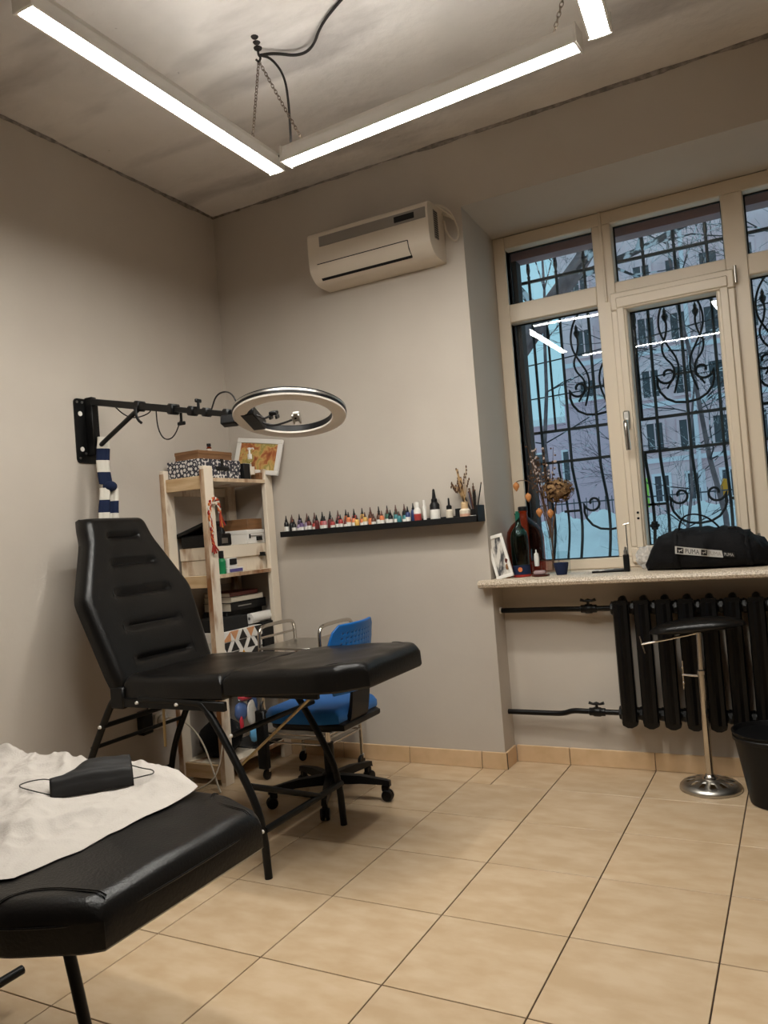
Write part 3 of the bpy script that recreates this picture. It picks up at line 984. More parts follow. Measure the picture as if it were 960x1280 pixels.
part(MB().tube(chaikin([(1.10, -2.735, .53), (1.19, -2.735, .50), (1.232, -2.735, .34), (1.290, -2.735, .13), (1.320, -2.735, 0)], 2), .016, 10), 'leg', M['blackmetal'], tb)
part(MB().tube(chaikin([(.85, -2.395, .53), (.80, -2.395, .40), (.745, -2.40, .0)], 2), .016, 10), 'leg', M['blackmetal'], tb)
part(MB().tube(chaikin([(.85, -2.735, .53), (.80, -2.735, .40), (.745, -2.735, .0)], 2), .016, 10), 'leg', M['blackmetal'], tb)
part(MB().cyl((1.010, -2.80, .10), (1.010, -2.355, .10), .013, seg=10), 'foot_bar', M['blackmetal'], tb)

# crumpled paper sheet lying on it
def sheet_z(x, y):
    z = 0.0
    def ridge(a, b, s_): return max(0, 1 - 3.2 * abs(noise.noise(Vector((a, b, s_)))))
    z += .014 * ridge(x * 4 + 1.5 * y, y * 3 - 2 * x, 1.0) + .009 * ridge(x * 9 + y * 5, y * 8 - x * 4, 5.0)
    z += .005 * ridge(x * 20, y * 17 + x * 7, 9.0) + .006 * noise.noise(Vector((x * 12, y * 12, 2.0)))
    z += .022 * max(0, noise.noise(Vector((x * 3.2 + 4, (y + .7 * x) * 4.5, 3.0))))
    q = ((x - 1.43) / .13) ** 2 + ((y + 2.42) / .11) ** 2
    z *= 1 - .85 * math.exp(-q * q)          # pressed flat under the mask
    return BT + .0055 + z
def sheet_p(u, v):
    y = -2.900 + .632 * v
    # ragged foot edge of the sheet
    xe = 1.675 + .02 * math.sin(v * 3.1) + .012 * wob((v * 3, 0, 0), 2.5, 1.4) + .005 * wob((v * 14, 0, 0), 1, 6)
    if v > .92: xe -= (v - .92) * 1.3
    if v < .10: xe -= (.10 - v) * .8
    x = .74 + (xe - .74) * u
    z = sheet_z(x, y)
    if u > .84: z += (BT + .0045 - z) * ((u - .84) / .16) ** 1.3
    if v > .80: z += ((v - .80) / .20) ** 1.5 * (.022 + .014 * wob((x, 0, 0), 6, 4))
    # keep clear of the rounded pad edges
    return (x, y + .006 * wob((x, y, 0), 8, 2), max(z, BT + .0025))
sh = MB().grid(sheet_p, 150, 110)
single(sh, 'paper_sheet', M['paper'], 'crumpled white disposable sheet spread over the black bed in the foreground', 'sheet', sharp=None)

# folded black face mask with ear loops
mk = thing('face_mask', 'folded black face mask with thin ear loops lying on the white sheet', 'mask', (1.42, -2.42, BT + .02))
def mask_p(u, v):
    a = Vector((1.372, -2.508, 0)).lerp(Vector((1.502, -2.358, 0)), u)     # near lower edge
    back = Vector((-.070, .058, 0))
    hgt = .044 + .008 * math.sin(PI * u)
    if v < .5:
        t = v / .5
        p = a + back * (.30 * t) + Vector((0, 0, hgt * math.sin(t * PI / 2)))
    else:
        t = (v - .5) / .5
        rise = .5 - .5 * math.cos(PI * min(1, max(0, (u - .05) / .45)))
        p = a + back * (.30 + .85 * t) + Vector((.02 * (1 - u) * t, 0, hgt * (1 - .45 * t * (1 - rise)) + .012 * rise * math.sin(PI * min(t * .8, 1))))
    p.z += BT + .013 + .0025 * abs(math.sin(v * 16)) + .003 * noise.noise(Vector((u * 5, v * 4, 2)))
    return p
m1 = MB().grid(mask_p, 30, 24)
o = part(m1, 'mask_body', M['maskcloth'], mk, sharp=None)
md = o.modifiers.new('thickness', 'SOLIDIFY'); md.thickness = .003
part(MB().tube(chaikin([mask_p(0, .08), Vector((1.325, -2.520, BT + .036)), Vector((1.235, -2.500, BT + .034)), Vector((1.235, -2.465, BT + .035)), Vector((1.305, -2.475, BT + .05)), mask_p(0, .42)], 3), .0016, 5), 'ear_loop', M['cord'], mk)
part(MB().tube(chaikin([mask_p(1, .10), Vector((1.53, -2.345, BT + .036)), Vector((1.542, -2.325, BT + .036)), Vector((1.522, -2.310, BT + .04)), Vector((1.508, -2.33, BT + .048)), mask_p(1, .45)], 3), .0016, 5), 'ear_loop', M['cord'], mk)

# ================================================================== AIR CONDITIONER
ac = thing('air_conditioner', 'cream air conditioner with taupe strip and black display high on the back wall', 'air conditioner', (1.16, 0, 2.62))
AX0, AX1 = .804, 1.530
aprof = chaikin([(0, 2.932), (-.165, 2.932), (-.196, 2.922), (-.206, 2.90), (-.206, 2.745), (-.196, 2.705), (-.155, 2.665), (-.11, 2.652), (0, 2.652)], 2)
part(MB().prism([(p.x, p.y) for p in aprof], AX0, AX1, 'x'), 'body', M['acwhite'], ac, sharp=25)
part(MB().box(AX0 + .075, AX1 - .012, -.2085, -.203, 2.838, 2.893, .001), 'grille_strip', M['acgrey'], ac, label='taupe grille strip')
part(MB().box(AX1 - .19, AX1 - .075, -.2105, -.2075, 2.850, 2.881, .001), 'display', M['black'], ac, label='small black display window')
fl_ = MB(); 
fp2 = [(-.2078, 2.743), (-.1985, 2.705), (-.171, 2.678), (-.166, 2.682), (-.193, 2.708), (-.203, 2.745)]
fl_.prism(fp2, AX0 + .055, AX1 - .125, 'x')
part(fl_, 'louvre', M['acwhite'], ac)
gp = MB()
gp.prism([(-.2072, 2.7480), (-.2072, 2.7445), (-.2030, 2.7445), (-.2030, 2.7480)], AX0 + .053, AX1 - .123, 'x')
gp.prism([(-.1715, 2.6775), (-.160, 2.667), (-.155, 2.672), (-.164, 2.682)], AX0 + .053, AX1 - .123, 'x')
gp.prism([(-.2074, 2.745), (-.1978, 2.705), (-.163, 2.670), (-.160, 2.676), (-.193, 2.708), (-.203, 2.745)], AX1 - .1245, AX1 - .121, 'x')
part(gp, 'louvre_gap', M['black'], ac)
part(MB().box(AX1 - .002, AX1 + .003, -.135, -.085, 2.75, 2.90, .002), 'side_vent', M['acgrey'], ac)
for z in [2.755 + .012 * k for k in range(12)]:
    part(MB().box(AX1 + .002, AX1 + .0045, -.130, -.090, z, z + .004), 'vent_slat', M['black'], ac)
part(MB().box(1.30, 1.35, -.05, -.002, 2.932, 2.985, .004), 'bracket', M['acwhite'], ac)
for k, pts in enumerate(([(1.33, -.03, 2.94), (1.48, -.05, 2.965), (1.58, -.04, 2.93), (1.62, -.012, 2.80), (1.60, -.012, 2.74), (1.55, -.02, 2.80), (1.54, -.02, 2.87)],
                        [(1.40, -.03, 2.94), (1.50, -.06, 2.96), (1.57, -.05, 2.90), (1.60, -.012, 2.86), (1.56, -.01, 2.90), (1.45, -.03, 2.95)])):
    part(MB().tube(chaikin(pts, 3), .0055, 6), 'cable', M['cableivory'], ac)
for k, pts in enumerate(([(.90, -.10, 2.935), (.94, -.07, 2.965), (1.00, -.05, 2.985), (1.12, -.05, 2.975), (1.22, -.06, 2.94)],
                        [(.92, -.08, 2.935), (.97, -.05, 2.955), (1.03, -.06, 2.965), (1.08, -.07, 2.94)])):
    part(MB().tube(chaikin(pts, 3), .004, 6), 'cable', M['cableivory'], ac)

# ================================================================== CEILING HOOK, CORD, CHAINS
hk = thing('ceiling_hook', 'dark rusty ceiling hook with two drilled anchor holes beside it', 'hook', (1.25, -1.19, H))
mb = MB().tube(chaikin([(1.25, -1.19, H), (1.25, -1.19, H - .03), (1.262, -1.19, H - .045), (1.25, -1.19, H - .06), (1.238, -1.19, H - .045)], 2), .005, 6)
part(mb, 'hook', M['cord'], hk)
part(MB().lathe([(.018, 0), (.016, -.005), (.006, -.006)], (1.25, -1.19, H), 12), 'rose', M['cord'], hk)
for p in ((1.283, -1.255), (1.268, -1.222)):
    part(MB().lathe([(.016, 0), (.011, -.006), (.004, -.007)], (p[0], p[1], H), 10), 'anchor', M['cord'], hk)
def chain(p0, p1, label, n):
    p0 = Vector(p0); p1 = Vector(p1)
    d = (p1 - p0); L = d.length / n
    mb = MB()
    ax = d.normalized(); a = ax.cross(Vector((0, 1, 0.3))).normalized(); b = ax.cross(a)
    for i in range(n):
        c = p0 + d * ((i + .5) / n)
        s1 = a if i % 2 == 0 else b
        lp = []
        for k in range(10):
            t = 2 * PI * k / 10
            lp.append(c + ax * (L * .68 * math.cos(t)) + s1 * (.0062 * math.sin(t)))
        mb.tube(lp, .0016, 4, closed=True)
    o = single(mb, 'hanging_chain', M['chain'], label, 'chain', 'lamp chains', sharp=None)
    return o
chain((1.25, -1.19, H - .055), (1.258, -1.29, LZ + .052), 'dull chain from the ceiling hook to the left linear lamp', 26)
chain((1.25, -1.19, H - .055), (1.42, -1.157, LZ + .052), 'dull chain from the ceiling hook to the crosswise linear lamp', 28)
chain((2.60, -1.18, H - .02), (2.46, -1.228, LZ + .052), 'faint chain at the top edge holding the right end of the crosswise lamp', 26)
cd = MB()
cp = chaikin([(1.80, -1.30, H - .004), (1.68, -1.25, H - .008), (1.55, -1.18, H - .012), (1.46, -1.10, H - .03), (1.38, -1.09, H - .03), (1.30, -1.14, H - .014), (1.255, -1.185, H - .03)], 3)
cd.tube(cp, .006, 6)
cd.tube(chaikin([(1.255, -1.185, H - .03), (1.30, -1.17, H - .05), (1.345, -1.15, H - .13), (1.352, -1.145, H - .25), (1.345, -1.14, H - .40), (1.335, -1.13, H - .43), (1.27, -1.13, LZ + .055), (1.255, -1.15, LZ + .052)], 3), .0052, 6)
single(cd, 'looped_cable', M['cord'], 'twisted black power cord looped along the ceiling and down to the lamp corner', 'cord', sharp=None)

# ================================================================== RING LAMP ON WALL ARM
rl = thing('ring_lamp', 'large switched-off ring light on a black jointed arm fixed to the left wall', 'lamp', (0, -1.09, 1.87))
def rounded_rect(y0, y1, z0, z1, r, n=5):
    pts = []
    for cy, cz, a0 in ((y1 - r, z1 - r, 0), (y0 + r, z1 - r, 90), (y0 + r, z0 + r, 180), (y1 - r, z0 + r, 270)):
        for k in range(n + 1):
            a = R(a0 + 90 * k / n)
            pts.append((cy + r * math.cos(a), cz + r * math.sin(a)))
    return pts
part(MB().prism(rounded_rect(-1.168, -1.02, 1.712, 2.03, .022), 0.0, .006, 'x'), 'wall_plate', M['blackmetal'], rl)
part(MB().box(.006, .055, -1.105, -1.072, 1.75, 2.035, .003), 'bracket_channel', M['blackmetal'], rl)
for z in (1.78, 1.955):
    part(MB().cyl((.006, -1.135, z), (.0085, -1.135, z), .012, seg=14), 'keyhole', M['whitemetal'], rl)
for (y, z) in ((-1.15, 2.012), (-1.12, 2.012), (-1.15, 1.735), (-1.115, 1.76)):
    part(MB().cyl((.006, y, z), (.0095, y, z), .006, seg=10), 'screw', M['steel'], rl)
A0 = Vector((.045, -1.088, 2.012)); A1 = Vector((1.035, -1.245, 1.795))
AD = (A1 - A0).normalized()
def along(t): return A0 + (A1 - A0) * t
def square_arm(p0, p1, w_, name):
    m_ = axes(p0, AD.cross(Vector((0, 0, 1))), AD)
    mb = MB(); mb.X = m_
    mb.box(-w_, w_, 0, (p1 - p0).length, -w_, w_, .003)
    return part(mb, name, M['blackmetal'], rl)
square_arm(along(0), along(.60), .0165, 'arm')
square_arm(along(.58), along(.96), .0125, 'arm')
for t, w_ in ((.37, .024), (.61, .024), (.74, .021), (.83, .019), (.96, .021)):
    m_ = axes(along(t) - AD * .018, AD.cross(Vector((0, 0, 1))), AD)
    mb = MB(); mb.X = m_
    mb.box(-w_, w_, 0, .038, -w_, w_, .006)
    part(mb, 'clamp', M['blackplastic'], rl)
part(MB().tube(chaikin([along(.37) + Vector((0, -.01, .02)), along(.37) + Vector((.0, -.03, -.03)), along(.37) + Vector((.015, -.03, -.07)), along(.37) + Vector((.035, -.03, -.085))], 2),   .0065, 8), 'lever', M['blackplastic'], rl)
part(MB().tube([Vector((.055, -1.088, 1.78)), Vector((.095, -1.09, 1.80)), along(.36) + Vector((0, 0, -.015))], .0115, 8), 'brace', M['blackmetal'], rl)
kn = MB().cyl(along(.66), along(.66) + Vector((.0, 0, -.055)), .006, seg=8)
kn.X = Matrix.Translation(along(.66) + Vector((0, 0, -.06)))
kn.box(-.022, .022, -.005, .005, -.008, .008, .003)
part(kn, 'knob', M['blackplastic'], rl)
kn = MB().cyl(along(.78), along(.78) + Vector((0, 0, .05)), .006, seg=8)
kn.X = Matrix.Translation(along(.78) + Vector((0, 0, .045)))
kn.box(-.006, .006, -.018, .018, -.006, .010, .003)
part(kn, 'knob', M['blackplastic'], rl)
part(MB().tube(chaikin([along(.49), along(.49) + Vector((0, 0, -.09)), along(.53) + Vector((0, 0, -.145)), along(.60) + Vector((0, 0, -.13)), along(.655) + Vector((0, 0, -.05)), along(.67)], 3), .003, 6), 'cable', M['cord'], rl)
part(MB().tube(chaikin([along(.18) + Vector((0, 0, -.012)), along(.25) + Vector((0, 0, -.05)), along(.33) + Vector((0, 0, -.06)), along(.44) + Vector((0, 0, -.03)), along(.46)], 3), .003, 6), 'cable', M['cord'], rl)
part(MB().tube(chaikin([along(.86) + Vector((0, 0, .01)), along(.90) + Vector((0, 0, .085)), along(.99) + Vector((0, 0, .10)), along(1.03) + Vector((0, 0, .03))], 3), .0035, 6), 'cable', M['cord'], rl)
# ring
RC = Vector((1.262, -1.175, 1.765))
toc = Vector((cam.matrix_world.translation.x - RC.x, cam.matrix_world.translation.y - RC.y, 0)).normalized()
tl = R(13.5)
nd = (Vector((0, 0, -1)) * math.cos(tl) + toc * math.sin(tl)).normalized()     # the way the light faces
side = Vector((0, 0, 1)).cross(toc).normalized()
nd = (nd + side * -.055).normalized()
ra = side - nd * side.dot(nd); ra.normalize(); rb = nd.cross(ra)
RM = Matrix((ra, rb, nd)).transposed().to_4x4(); RM.translation = RC
def ring_mb(prof, seg=72):
    mb = MB(); mb.X = RM
    n = len(prof); V = []; F = []
    for k in range(seg):
        a = 2 * PI * k / seg
        for (r, z) in prof: V.append((r * math.cos(a), r * math.sin(a), z))
    for k in range(seg):
        k2 = (k + 1) % seg
        for i in range(n):
            j = (i + 1) % n
            F.append((k * n + i, k * n + j, k2 * n + j, k2 * n + i))
    return mb.add(V, F)
RO, RI = .232, .172
part(ring_mb([(RO, -.002), (RO, -.024), (RO - .008, -.030), (RI + .006, -.030), (RI, -.024), (RI, -.002)]), 'ring_shell', M['blackplastic'], rl)
part(ring_mb([(RO - .001, -.001), (RO - .003, .006), (RO - .014, .010), (RI + .014, .010), (RI + .003, .006), (RI + .001, -.001)]), 'ring_diffuser', M['diffuser'], rl, label='greyish white diffuser of the unlit ring')
part(ring_mb([(RO + .0015, -.012), (RO + .0015, -.020), (RO - .004, -.020), (RO - .004, -.012)]), 'ring_rim', M['steel'], rl)
vt = MB(); vt.X = RM
for k in range(40):
    a = 2 * PI * k / 40
    c = Vector((math.cos(a), math.sin(a), 0)) * (RO - .02)
    vt.box(c.x - .004, c.x + .004, c.y - .004, c.y + .004, -.033, -.029)
o = part(vt, 'vent_holes', M['steel'], rl); o['kind'] = 'stuff'
# crossbar inside the ring with two goose-neck phone holders
to_arm = (RM.inverted() @ A1); aa = math.atan2(to_arm.y, to_arm.x)
cbm = RM @ Matrix.Rotation(aa, 4, 'Z')
mb = MB(); mb.X = cbm
mb.box(RI - .045, RI + .012, -.085, .085, -.030, .012, .004)
part(mb, 'control_box', M['blackplastic'], rl)
mb = MB(); mb.X = cbm
mb.box(RO - .01, RO + .06, -.022, .022, -.03, .012, .006)
part(mb, 'pivot', M['blackplastic'], rl)
for sgn, ex, ey in ((-1, .06, -.03), (1, -.02, .03)):
    mb = MB(); mb.X = cbm
    mb.tube(chaikin([(RI - .03, sgn * .04, -.01), (RI - .08, sgn * .045, .018), (ex + .04, ey, .012), (ex, ey, -.002)], 3), .0045, 8)
    g = part(mb, 'gooseneck', M['cord'], rl)
    mb = MB(); mb.X = cbm @ Matrix.Translation((ex, ey, -.006)) @ Matrix.Rotation(.5 * sgn, 4, 'X')
    mb.box(-.016, .014, -.022, .022, -.010, .006, .003)
    mb.box(-.018, -.010, -.022, .022, .006, .022, .002)
    mb.box(.008, .016, -.022, .022, .006, .022, .002)
    part(mb, 'phone_clip', M['steel'] if sgn > 0 else M['blackplastic'], rl)

# striped scarf knotted on the bracket
sc = thing('striped_scarf', 'knotted navy and ivory striped scarf hanging from the black wall bracket behind the chair', 'scarf', (.08, -1.06, 1.42))
def scarf_band(z0, z1, yc, wtop, wbot, m_, xoff=0.0, seed=0):
    mb = MB()
    n = 14
    def fn(u, v):
        a = 2 * PI * u
        z = z0 + (z1 - z0) * v
        wv = wtop + (wbot - wtop) * v
        r = 1 + .16 * math.sin(3 * a + seed) + .06 * math.sin(7 * a)
        return (.078 + xoff + .022 * r * math.cos(a), yc + wv * r * math.sin(a) + .006 * math.sin(z * 25), z)
    mb.grid(fn, 26, 4)
    return part(mb, 'stripe', M[m_], sc, sharp=None)
zz = 1.835
for k in range(4):
    scarf_band(zz, zz - .058, -1.072, .034 if k else .028, .034, 'ivory' if k % 2 == 0 else 'navy'); zz -= .058
kb_ = MB().ball((.095, -1.06, zz - .012), .036, 14, 10, (.9, 1, .75))
part(kb_, 'knot', M['navy'], sc)
zl = zz - .02
for k in range(4):
    scarf_band(zl, zl - .058, -1.088, .024 + .003 * k, .027 + .003 * k, 'ivory' if k % 2 == 0 else 'navy', .004, 1)
    scarf_band(zl - .004, zl - .066, -1.034, .022 + .003 * k, .025 + .003 * k, 'ivory' if k % 2 == 0 else 'navy', .010, 2)
    zl -= .060

# ================================================================== WHITEWASHED SHELF UNIT
su = thing('shelf_unit', 'tall whitewashed wooden ladder shelf with stained edges in the corner behind the chair', 'shelf', (.16, -.31, 0))
for (x0, y0) in ((.285, -.622), (.285, -.090), (.003, -.622), (.003, -.090)):
    part(MB().box(x0, x0 + .030, y0, y0 + .072, 0, 1.688, .003), 'post', M['whitewood'], su)
for (x0, y0) in ((.285, -.622), (.003, -.622)):
    part(MB().box(x0, x0 + .0295, y0 - .0015, y0 + .001, .02, 1.67), 'raw_edge', M['edgewood'], su, label='raw brown edge of the post')
for z in (1.605, 1.085, .600, .085):
    part(MB().box(.005, .312, -.585, -.03, z, z + .020, .002), 'shelf_board', M['whitewood'], su)
    part(MB().box(.3125, .315, -.548, -.092, z, z + .020), 'raw_edge', M['edgewood'], su, label='raw brown front edge of the board')
part(MB().box(.034, .284, -.612, -.594, 1.568, 1.638, .002), 'side_rail', M['rawwood'], su, label='honey coloured bare pine rail')
part(MB().box(.034, .284, -.612, -.594, 1.040, 1.105, .002), 'side_rail', M['rawwood'], su, label='honey coloured bare pine rail')
part(MB().box(.034, .284, -.612, -.594, .030, .105, .002), 'side_rail', M['rawwood'], su, label='honey coloured bare pine rail')
part(MB().box(.003, .015, -.55, -.09, 1.55, 1.60, .002), 'back_rail', M['whitewood'], su)
part(MB().box(.003, .015, -.55, -.09, 1.03, 1.08, .002), 'back_rail', M['whitewood'], su)
part(MB().cyl((.315, -.575, 1.485), (.345, -.575, 1.485), .009, seg=10), 'peg', M['whitewood'], su)

# braided bracelet on the peg
br = thing('braided_cord', 'red, orange and cream braided cord hanging on the shelf post', 'braid', (.33, -.57, 1.25))
def braid(pts, r, m_, name='strand', ph=0.0, parent=None):
    pts = chaikin(pts, 3); out = []
    for i, p in enumerate(pts):
        out.append(p + Vector((.35 * r * math.cos(i * .8 + ph), 1.1 * r * math.cos(i * .8 + ph), 1.1 * r * math.sin(i * .8 + ph))))
    return part(MB().tube(out, r, 6), name, m_, parent or br)
M['redcord'] = mat('red_cord', (0.32, 0.02, 0.012), 0.8)
M['orangecord'] = mat('orange_cord', (0.60, 0.17, 0.04), 0.8)
for ph, mm in ((0, 'redcord'), (2.1, 'orangecord'), (4.2, 'ivory')):
    braid([(.325, -.600, 1.33), (.322, -.612, 1.44), (.325, -.598, 1.505), (.330, -.560, 1.515), (.328, -.535, 1.49), (.325, -.528, 1.44)], .0055, M[mm], ph=ph)
    braid([(.325, -.600, 1.33), (.323, -.598, 1.30), (.322, -.592, 1.27)], .0045, M['redcord' if mm != 'orangecord' else mm], ph=ph)
for k, (dy, dz) in enumerate(((-.022, -.035), (-.005, -.045), (.012, -.042), (.030, -.03))):
    part(MB().tube([(.322, -.592, 1.272), (.325, -.592 + dy * .6, 1.262 + dz * .5), (.328, -.592 + dy, 1.262 + dz)], .0042, 6), 'tassel', M['redcord'], br)
for k, (dy, dz) in enumerate(((-.008, -.05), (.010, -.055), (.03, -.045))):
    part(MB().tube([(.325, -.528, 1.44), (.328, -.528 + dy * .6, 1.42 + dz * .5), (.330, -.528 + dy, 1.41 + dz)], .004, 6), 'tassel', M['redcord' if k != 1 else 'orangecord'], br)

def pattern_mat(name, kind):
    m = bpy.data.materials.new(name); m.use_nodes = True
    nt = m.node_tree; b = nt.nodes['Principled BSDF']; b.inputs['Roughness'].default_value = .6
    tc_ = nt.nodes.new('ShaderNodeTexCoord')
    if kind == 'ornate':
        vo = nt.nodes.new('ShaderNodeTexVoronoi'); vo.inputs['Scale'].default_value = 40; vo.feature = 'F1'
        vo.inputs['Randomness'].default_value = .55
        nt.links.new(tc_.outputs['Object'], vo.inputs['Vector'])
        wv = nt.nodes.new('ShaderNodeMath'); wv.operation = 'SINE'
        mu = nt.nodes.new('ShaderNodeMath'); mu.operation = 'MULTIPLY'; mu.inputs[1].default_value = 9.0
        nt.links.new(vo.outputs['Distance'], mu.inputs[0]); nt.links.new(mu.outputs[0], wv.inputs[0])
        r = nt.nodes.new('ShaderNodeValToRGB'); r.color_ramp.interpolation = 'CONSTANT'
        r.color_ramp.elements[0].color = (.03, .03, .045, 1); r.color_ramp.elements[1].color = (.66, .63, .60, 1)
        r.color_ramp.elements[1].position = .42
        ad = nt.nodes.new('ShaderNodeMath'); ad.operation = 'MULTIPLY_ADD'; ad.inputs[1].default_value = .5; ad.inputs[2].default_value = .5
        nt.links.new(wv.outputs[0], ad.inputs[0]); nt.links.new(ad.outputs[0], r.inputs[0]); nt.links.new(r.outputs[0], b.inputs['Base Color'])
    return m
# top board
def boxthing(name, label, cat, x0, x1, y0, y1, z0, z1, m_, lid=None, lidm=None, group=None, b=.002, rz=0):
    t = thing(name, label, cat, ((x0 + x1) / 2, (y0 + y1) / 2, z0), group)
    zt = z1 - (lid or 0)
    part(MB().box(x0 + .002, x1 - .002, y0 + .002, y1 - .002, z0, zt, b), 'body', m_, t)
    if lid: part(MB().box(x0, x1, y0, y1, zt - .004, z1, b), 'lid', lidm or m_, t)
    if rz: t.rotation_euler = (0, 0, rz)
    return t
M['ornate'] = pattern_mat('ornate_black_white_print', 'ornate')
ZT = 1.626
t = boxthing('patterned_box', 'white storage box with black ornamental print on top of the shelf unit', 'box', .034, .270, -.592, -.252, ZT, 1.733, M['ornate'], .040)
part(MB().box(.270, .276, -.47, -.36, 1.672, 1.694, .003), 'label_holder', M['black'], t, label='dark label holder')
part(MB().box(.268, .2735, -.425, -.405, 1.68, 1.736), 'ribbon', M['black'], t)
boxthing('wooden_box', 'flat brown wooden box lying on the ornamental print box', 'box', .072, .242, -.570, -.285, 1.733, 1.783, M['brownwood'], .016)
v = thing('brown_vial', 'tiny brown vial with a black cap standing on the flat wooden box', 'bottle', (.10, -.33, 1.783))
part(MB().lathe([(.013, 0), (.014, .003), (.014, .038), (.010, .044)], (.12, -.335, 1.783), 12), 'glass', M['amber'], v)
part(MB().lathe([(.0125, .046), (.0125, .062), (.0005, .063)], (.12, -.335, 1.783), 12), 'cap', M['black'], v)
part(MB().lathe([(.0146, .010), (.0146, .032)], (.12, -.335, 1.783), 12), 'label', M['cream'], v)
v.location = (.12, -.335, 1.783)
for ch in v.children: ch.data.transform(Matrix.Translation(Vector((-.02, .005, 0))))
# leaning painting with white frame
def art_mat():
    m = bpy.data.materials.new('autumn_picture_print'); m.use_nodes = True
    nt = m.node_tree; b = nt.nodes['Principled BSDF']; b.inputs['Roughness'].default_value = .5
    tc_ = nt.nodes.new('ShaderNodeTexCoord'); n = nt.nodes.new('ShaderNodeTexNoise')
    n.inputs['Scale'].default_value = 17; n.inputs['Detail'].default_value = 7; n.inputs['Distortion'].default_value = .5
    nt.links.new(tc_.outputs['Object'], n.inputs['Vector'])
    r = nt.nodes.new('ShaderNodeValToRGB'); e = r.color_ramp.elements
    e[0].position = .30; e[0].color = (.22, .05, .015, 1); e[1].position = .72; e[1].color = (.70, .55, .26, 1)
    for p, c in ((.42, (.42, .13, .04, 1)), (.50, (.60, .38, .13, 1)), (.60, (.30, .26, .06, 1))):
        x = e.new(p); x.color = c
    nt.links.new(n.outputs['Fac'], r.inputs[0]); nt.links.new(r.outputs[0], b.inputs['Base Color'])
    return m
M['art'] = art_mat()
pf = thing('picture_frame', 'white framed autumn landscape leaning on the back wall on top of the shelf unit', 'picture', (.24, -.06, 1.67))
pm = Matrix.Translation((.235, -.075, 1.665)) @ Matrix.Rotation(R(9), 4, 'Y') @ Matrix.Rotation(R(-10), 4, 'X')
W2, H2 = .165, .215
for a in ((-W2, W2, 0, .028), (-W2, W2, H2 - .028, H2), (-W2, -W2 + .030, .028, H2 - .028), (W2 - .030, W2, .028, H2 - .028)):
    mb = MB(); mb.X = pm; mb.box(a[0], a[1], -.009, .009, a[2], a[3], .003)
    part(mb, 'frame_side', M['white'], pf)
mb = MB(); mb.X = pm; mb.box(-W2 + .028, W2 - .028, -.002, .004, .026, H2 - .026)
part(mb, 'picture', M['art'], pf, label='painted autumn trees in orange and yellow')
mb = MB(); mb.X = pm; mb.box(-W2 + .01, W2 - .01, .004, .012, .01, H2 - .01)
part(mb, 'backing', M['edgewood'], pf)
boxthing('brown_carton', 'small brown carton holding up the white framed picture', 'box', .19, .30, -.115, -.045, ZT, 1.668, M['brownwood'])
boxthing('black_carton', 'small glossy black carton beside the ornamental box on the shelf top', 'box', .215, .290, -.248, -.185, ZT, 1.718, M['black'])
t = boxthing('white_card', 'white printed card box standing behind the pump bottle on the shelf top', 'box', .20, .235, -.172, -.095, ZT, 1.728, M['white'])
pb = thing('pump_bottle', 'clear pump bottle with white nozzle in front of the framed picture', 'bottle', (.275, -.165, ZT))
part(MB().lathe([(.021, 0), (.023, .004), (.023, .10), (.010, .118), (.010, .125)], (.275, -.165, ZT), 16), 'glass', M['clear'], pb)
part(MB().lathe([(.0235, .03), (.0235, .075)], (.275, -.165, ZT), 16), 'label', M['cream'], pb)
nz = MB().lathe([(.013, .122), (.013, .15), (.006, .152), (.005, .175), (.011, .177), (.011, .187), (.0005, .189)], (.275, -.165, ZT), 14).tube([(.275, -.165, ZT + .182), (.302, -.165, ZT + .182), (.306, -.165, ZT + .174)], .004, 8)
part(nz, 'pump', M['white'], pb)

# second level
Z2 = 1.105
boxthing('white_drawer_box', 'lower of the two whitewashed wooden boxes stacked on the middle shelf', 'box', .03, .262, -.535, -.035, Z2, 1.186, M['whitewood'], group=None)
t = boxthing('white_drawer_box', 'upper of the two whitewashed wooden boxes stacked on the middle shelf', 'box', .03, .275, -.540, -.035, 1.187, 1.256, M['whitewood'])
def clip(y, z, x):
    c = thing('binder_clip', 'black binder clip gripping the %s' % ('edge between the two whitewashed boxes' if z < 1.22 else 'white carton under the brown carton'), 'clip', (x, y, z - .012))
    part(MB().prism([(x - .004, z - .012), (x + .014, z - .012), (x + .006, z + .012), (x - .001, z + .012)], y - .020, y + .020, 'y'), 'clip_body', M['black'], c)
    part(MB().tube([(x + .01, y - .012, z - .010), (x + .018, y - .010, z + .010), (x + .018, y + .010, z + .010), (x + .01, y + .012, z - .010)], .0016, 5), 'wire', M['black'], c)
clip(-.115, 1.192, .272); clip(-.12, 1.285, .262)
t = boxthing('white_carton', 'white cardboard carton with small print under a brown carton on the middle shelf', 'box', .05, .262, -.225, -.052, 1.257, 1.338, M['white'], .02)
part(MB().box(.262, .2632, -.205, -.085, 1.298, 1.304), 'print', M['acgrey'], t)
part(MB().box(.262, .2632, -.208, -.196, 1.288, 1.312), 'print', M['black'], t)
boxthing('brown_carton', 'brown cardboard carton on top of the white carton on the middle shelf', 'box', .06, .250, -.200, -.058, 1.338, 1.402, M['brownwood'])
def bottle(name, label, cat, c, prof, m_, capprof=None, capm=None, labprof=None, labm=None, group=None, seg=14):
    t = thing(name, label, cat, c, group)
    part(MB().lathe(prof, c, seg), 'body', m_, t)
    if capprof: part(MB().lathe(capprof, c, seg), 'cap', capm, t)
    if labprof: part(MB().lathe(labprof, c, seg), 'label', labm, t)
    return t
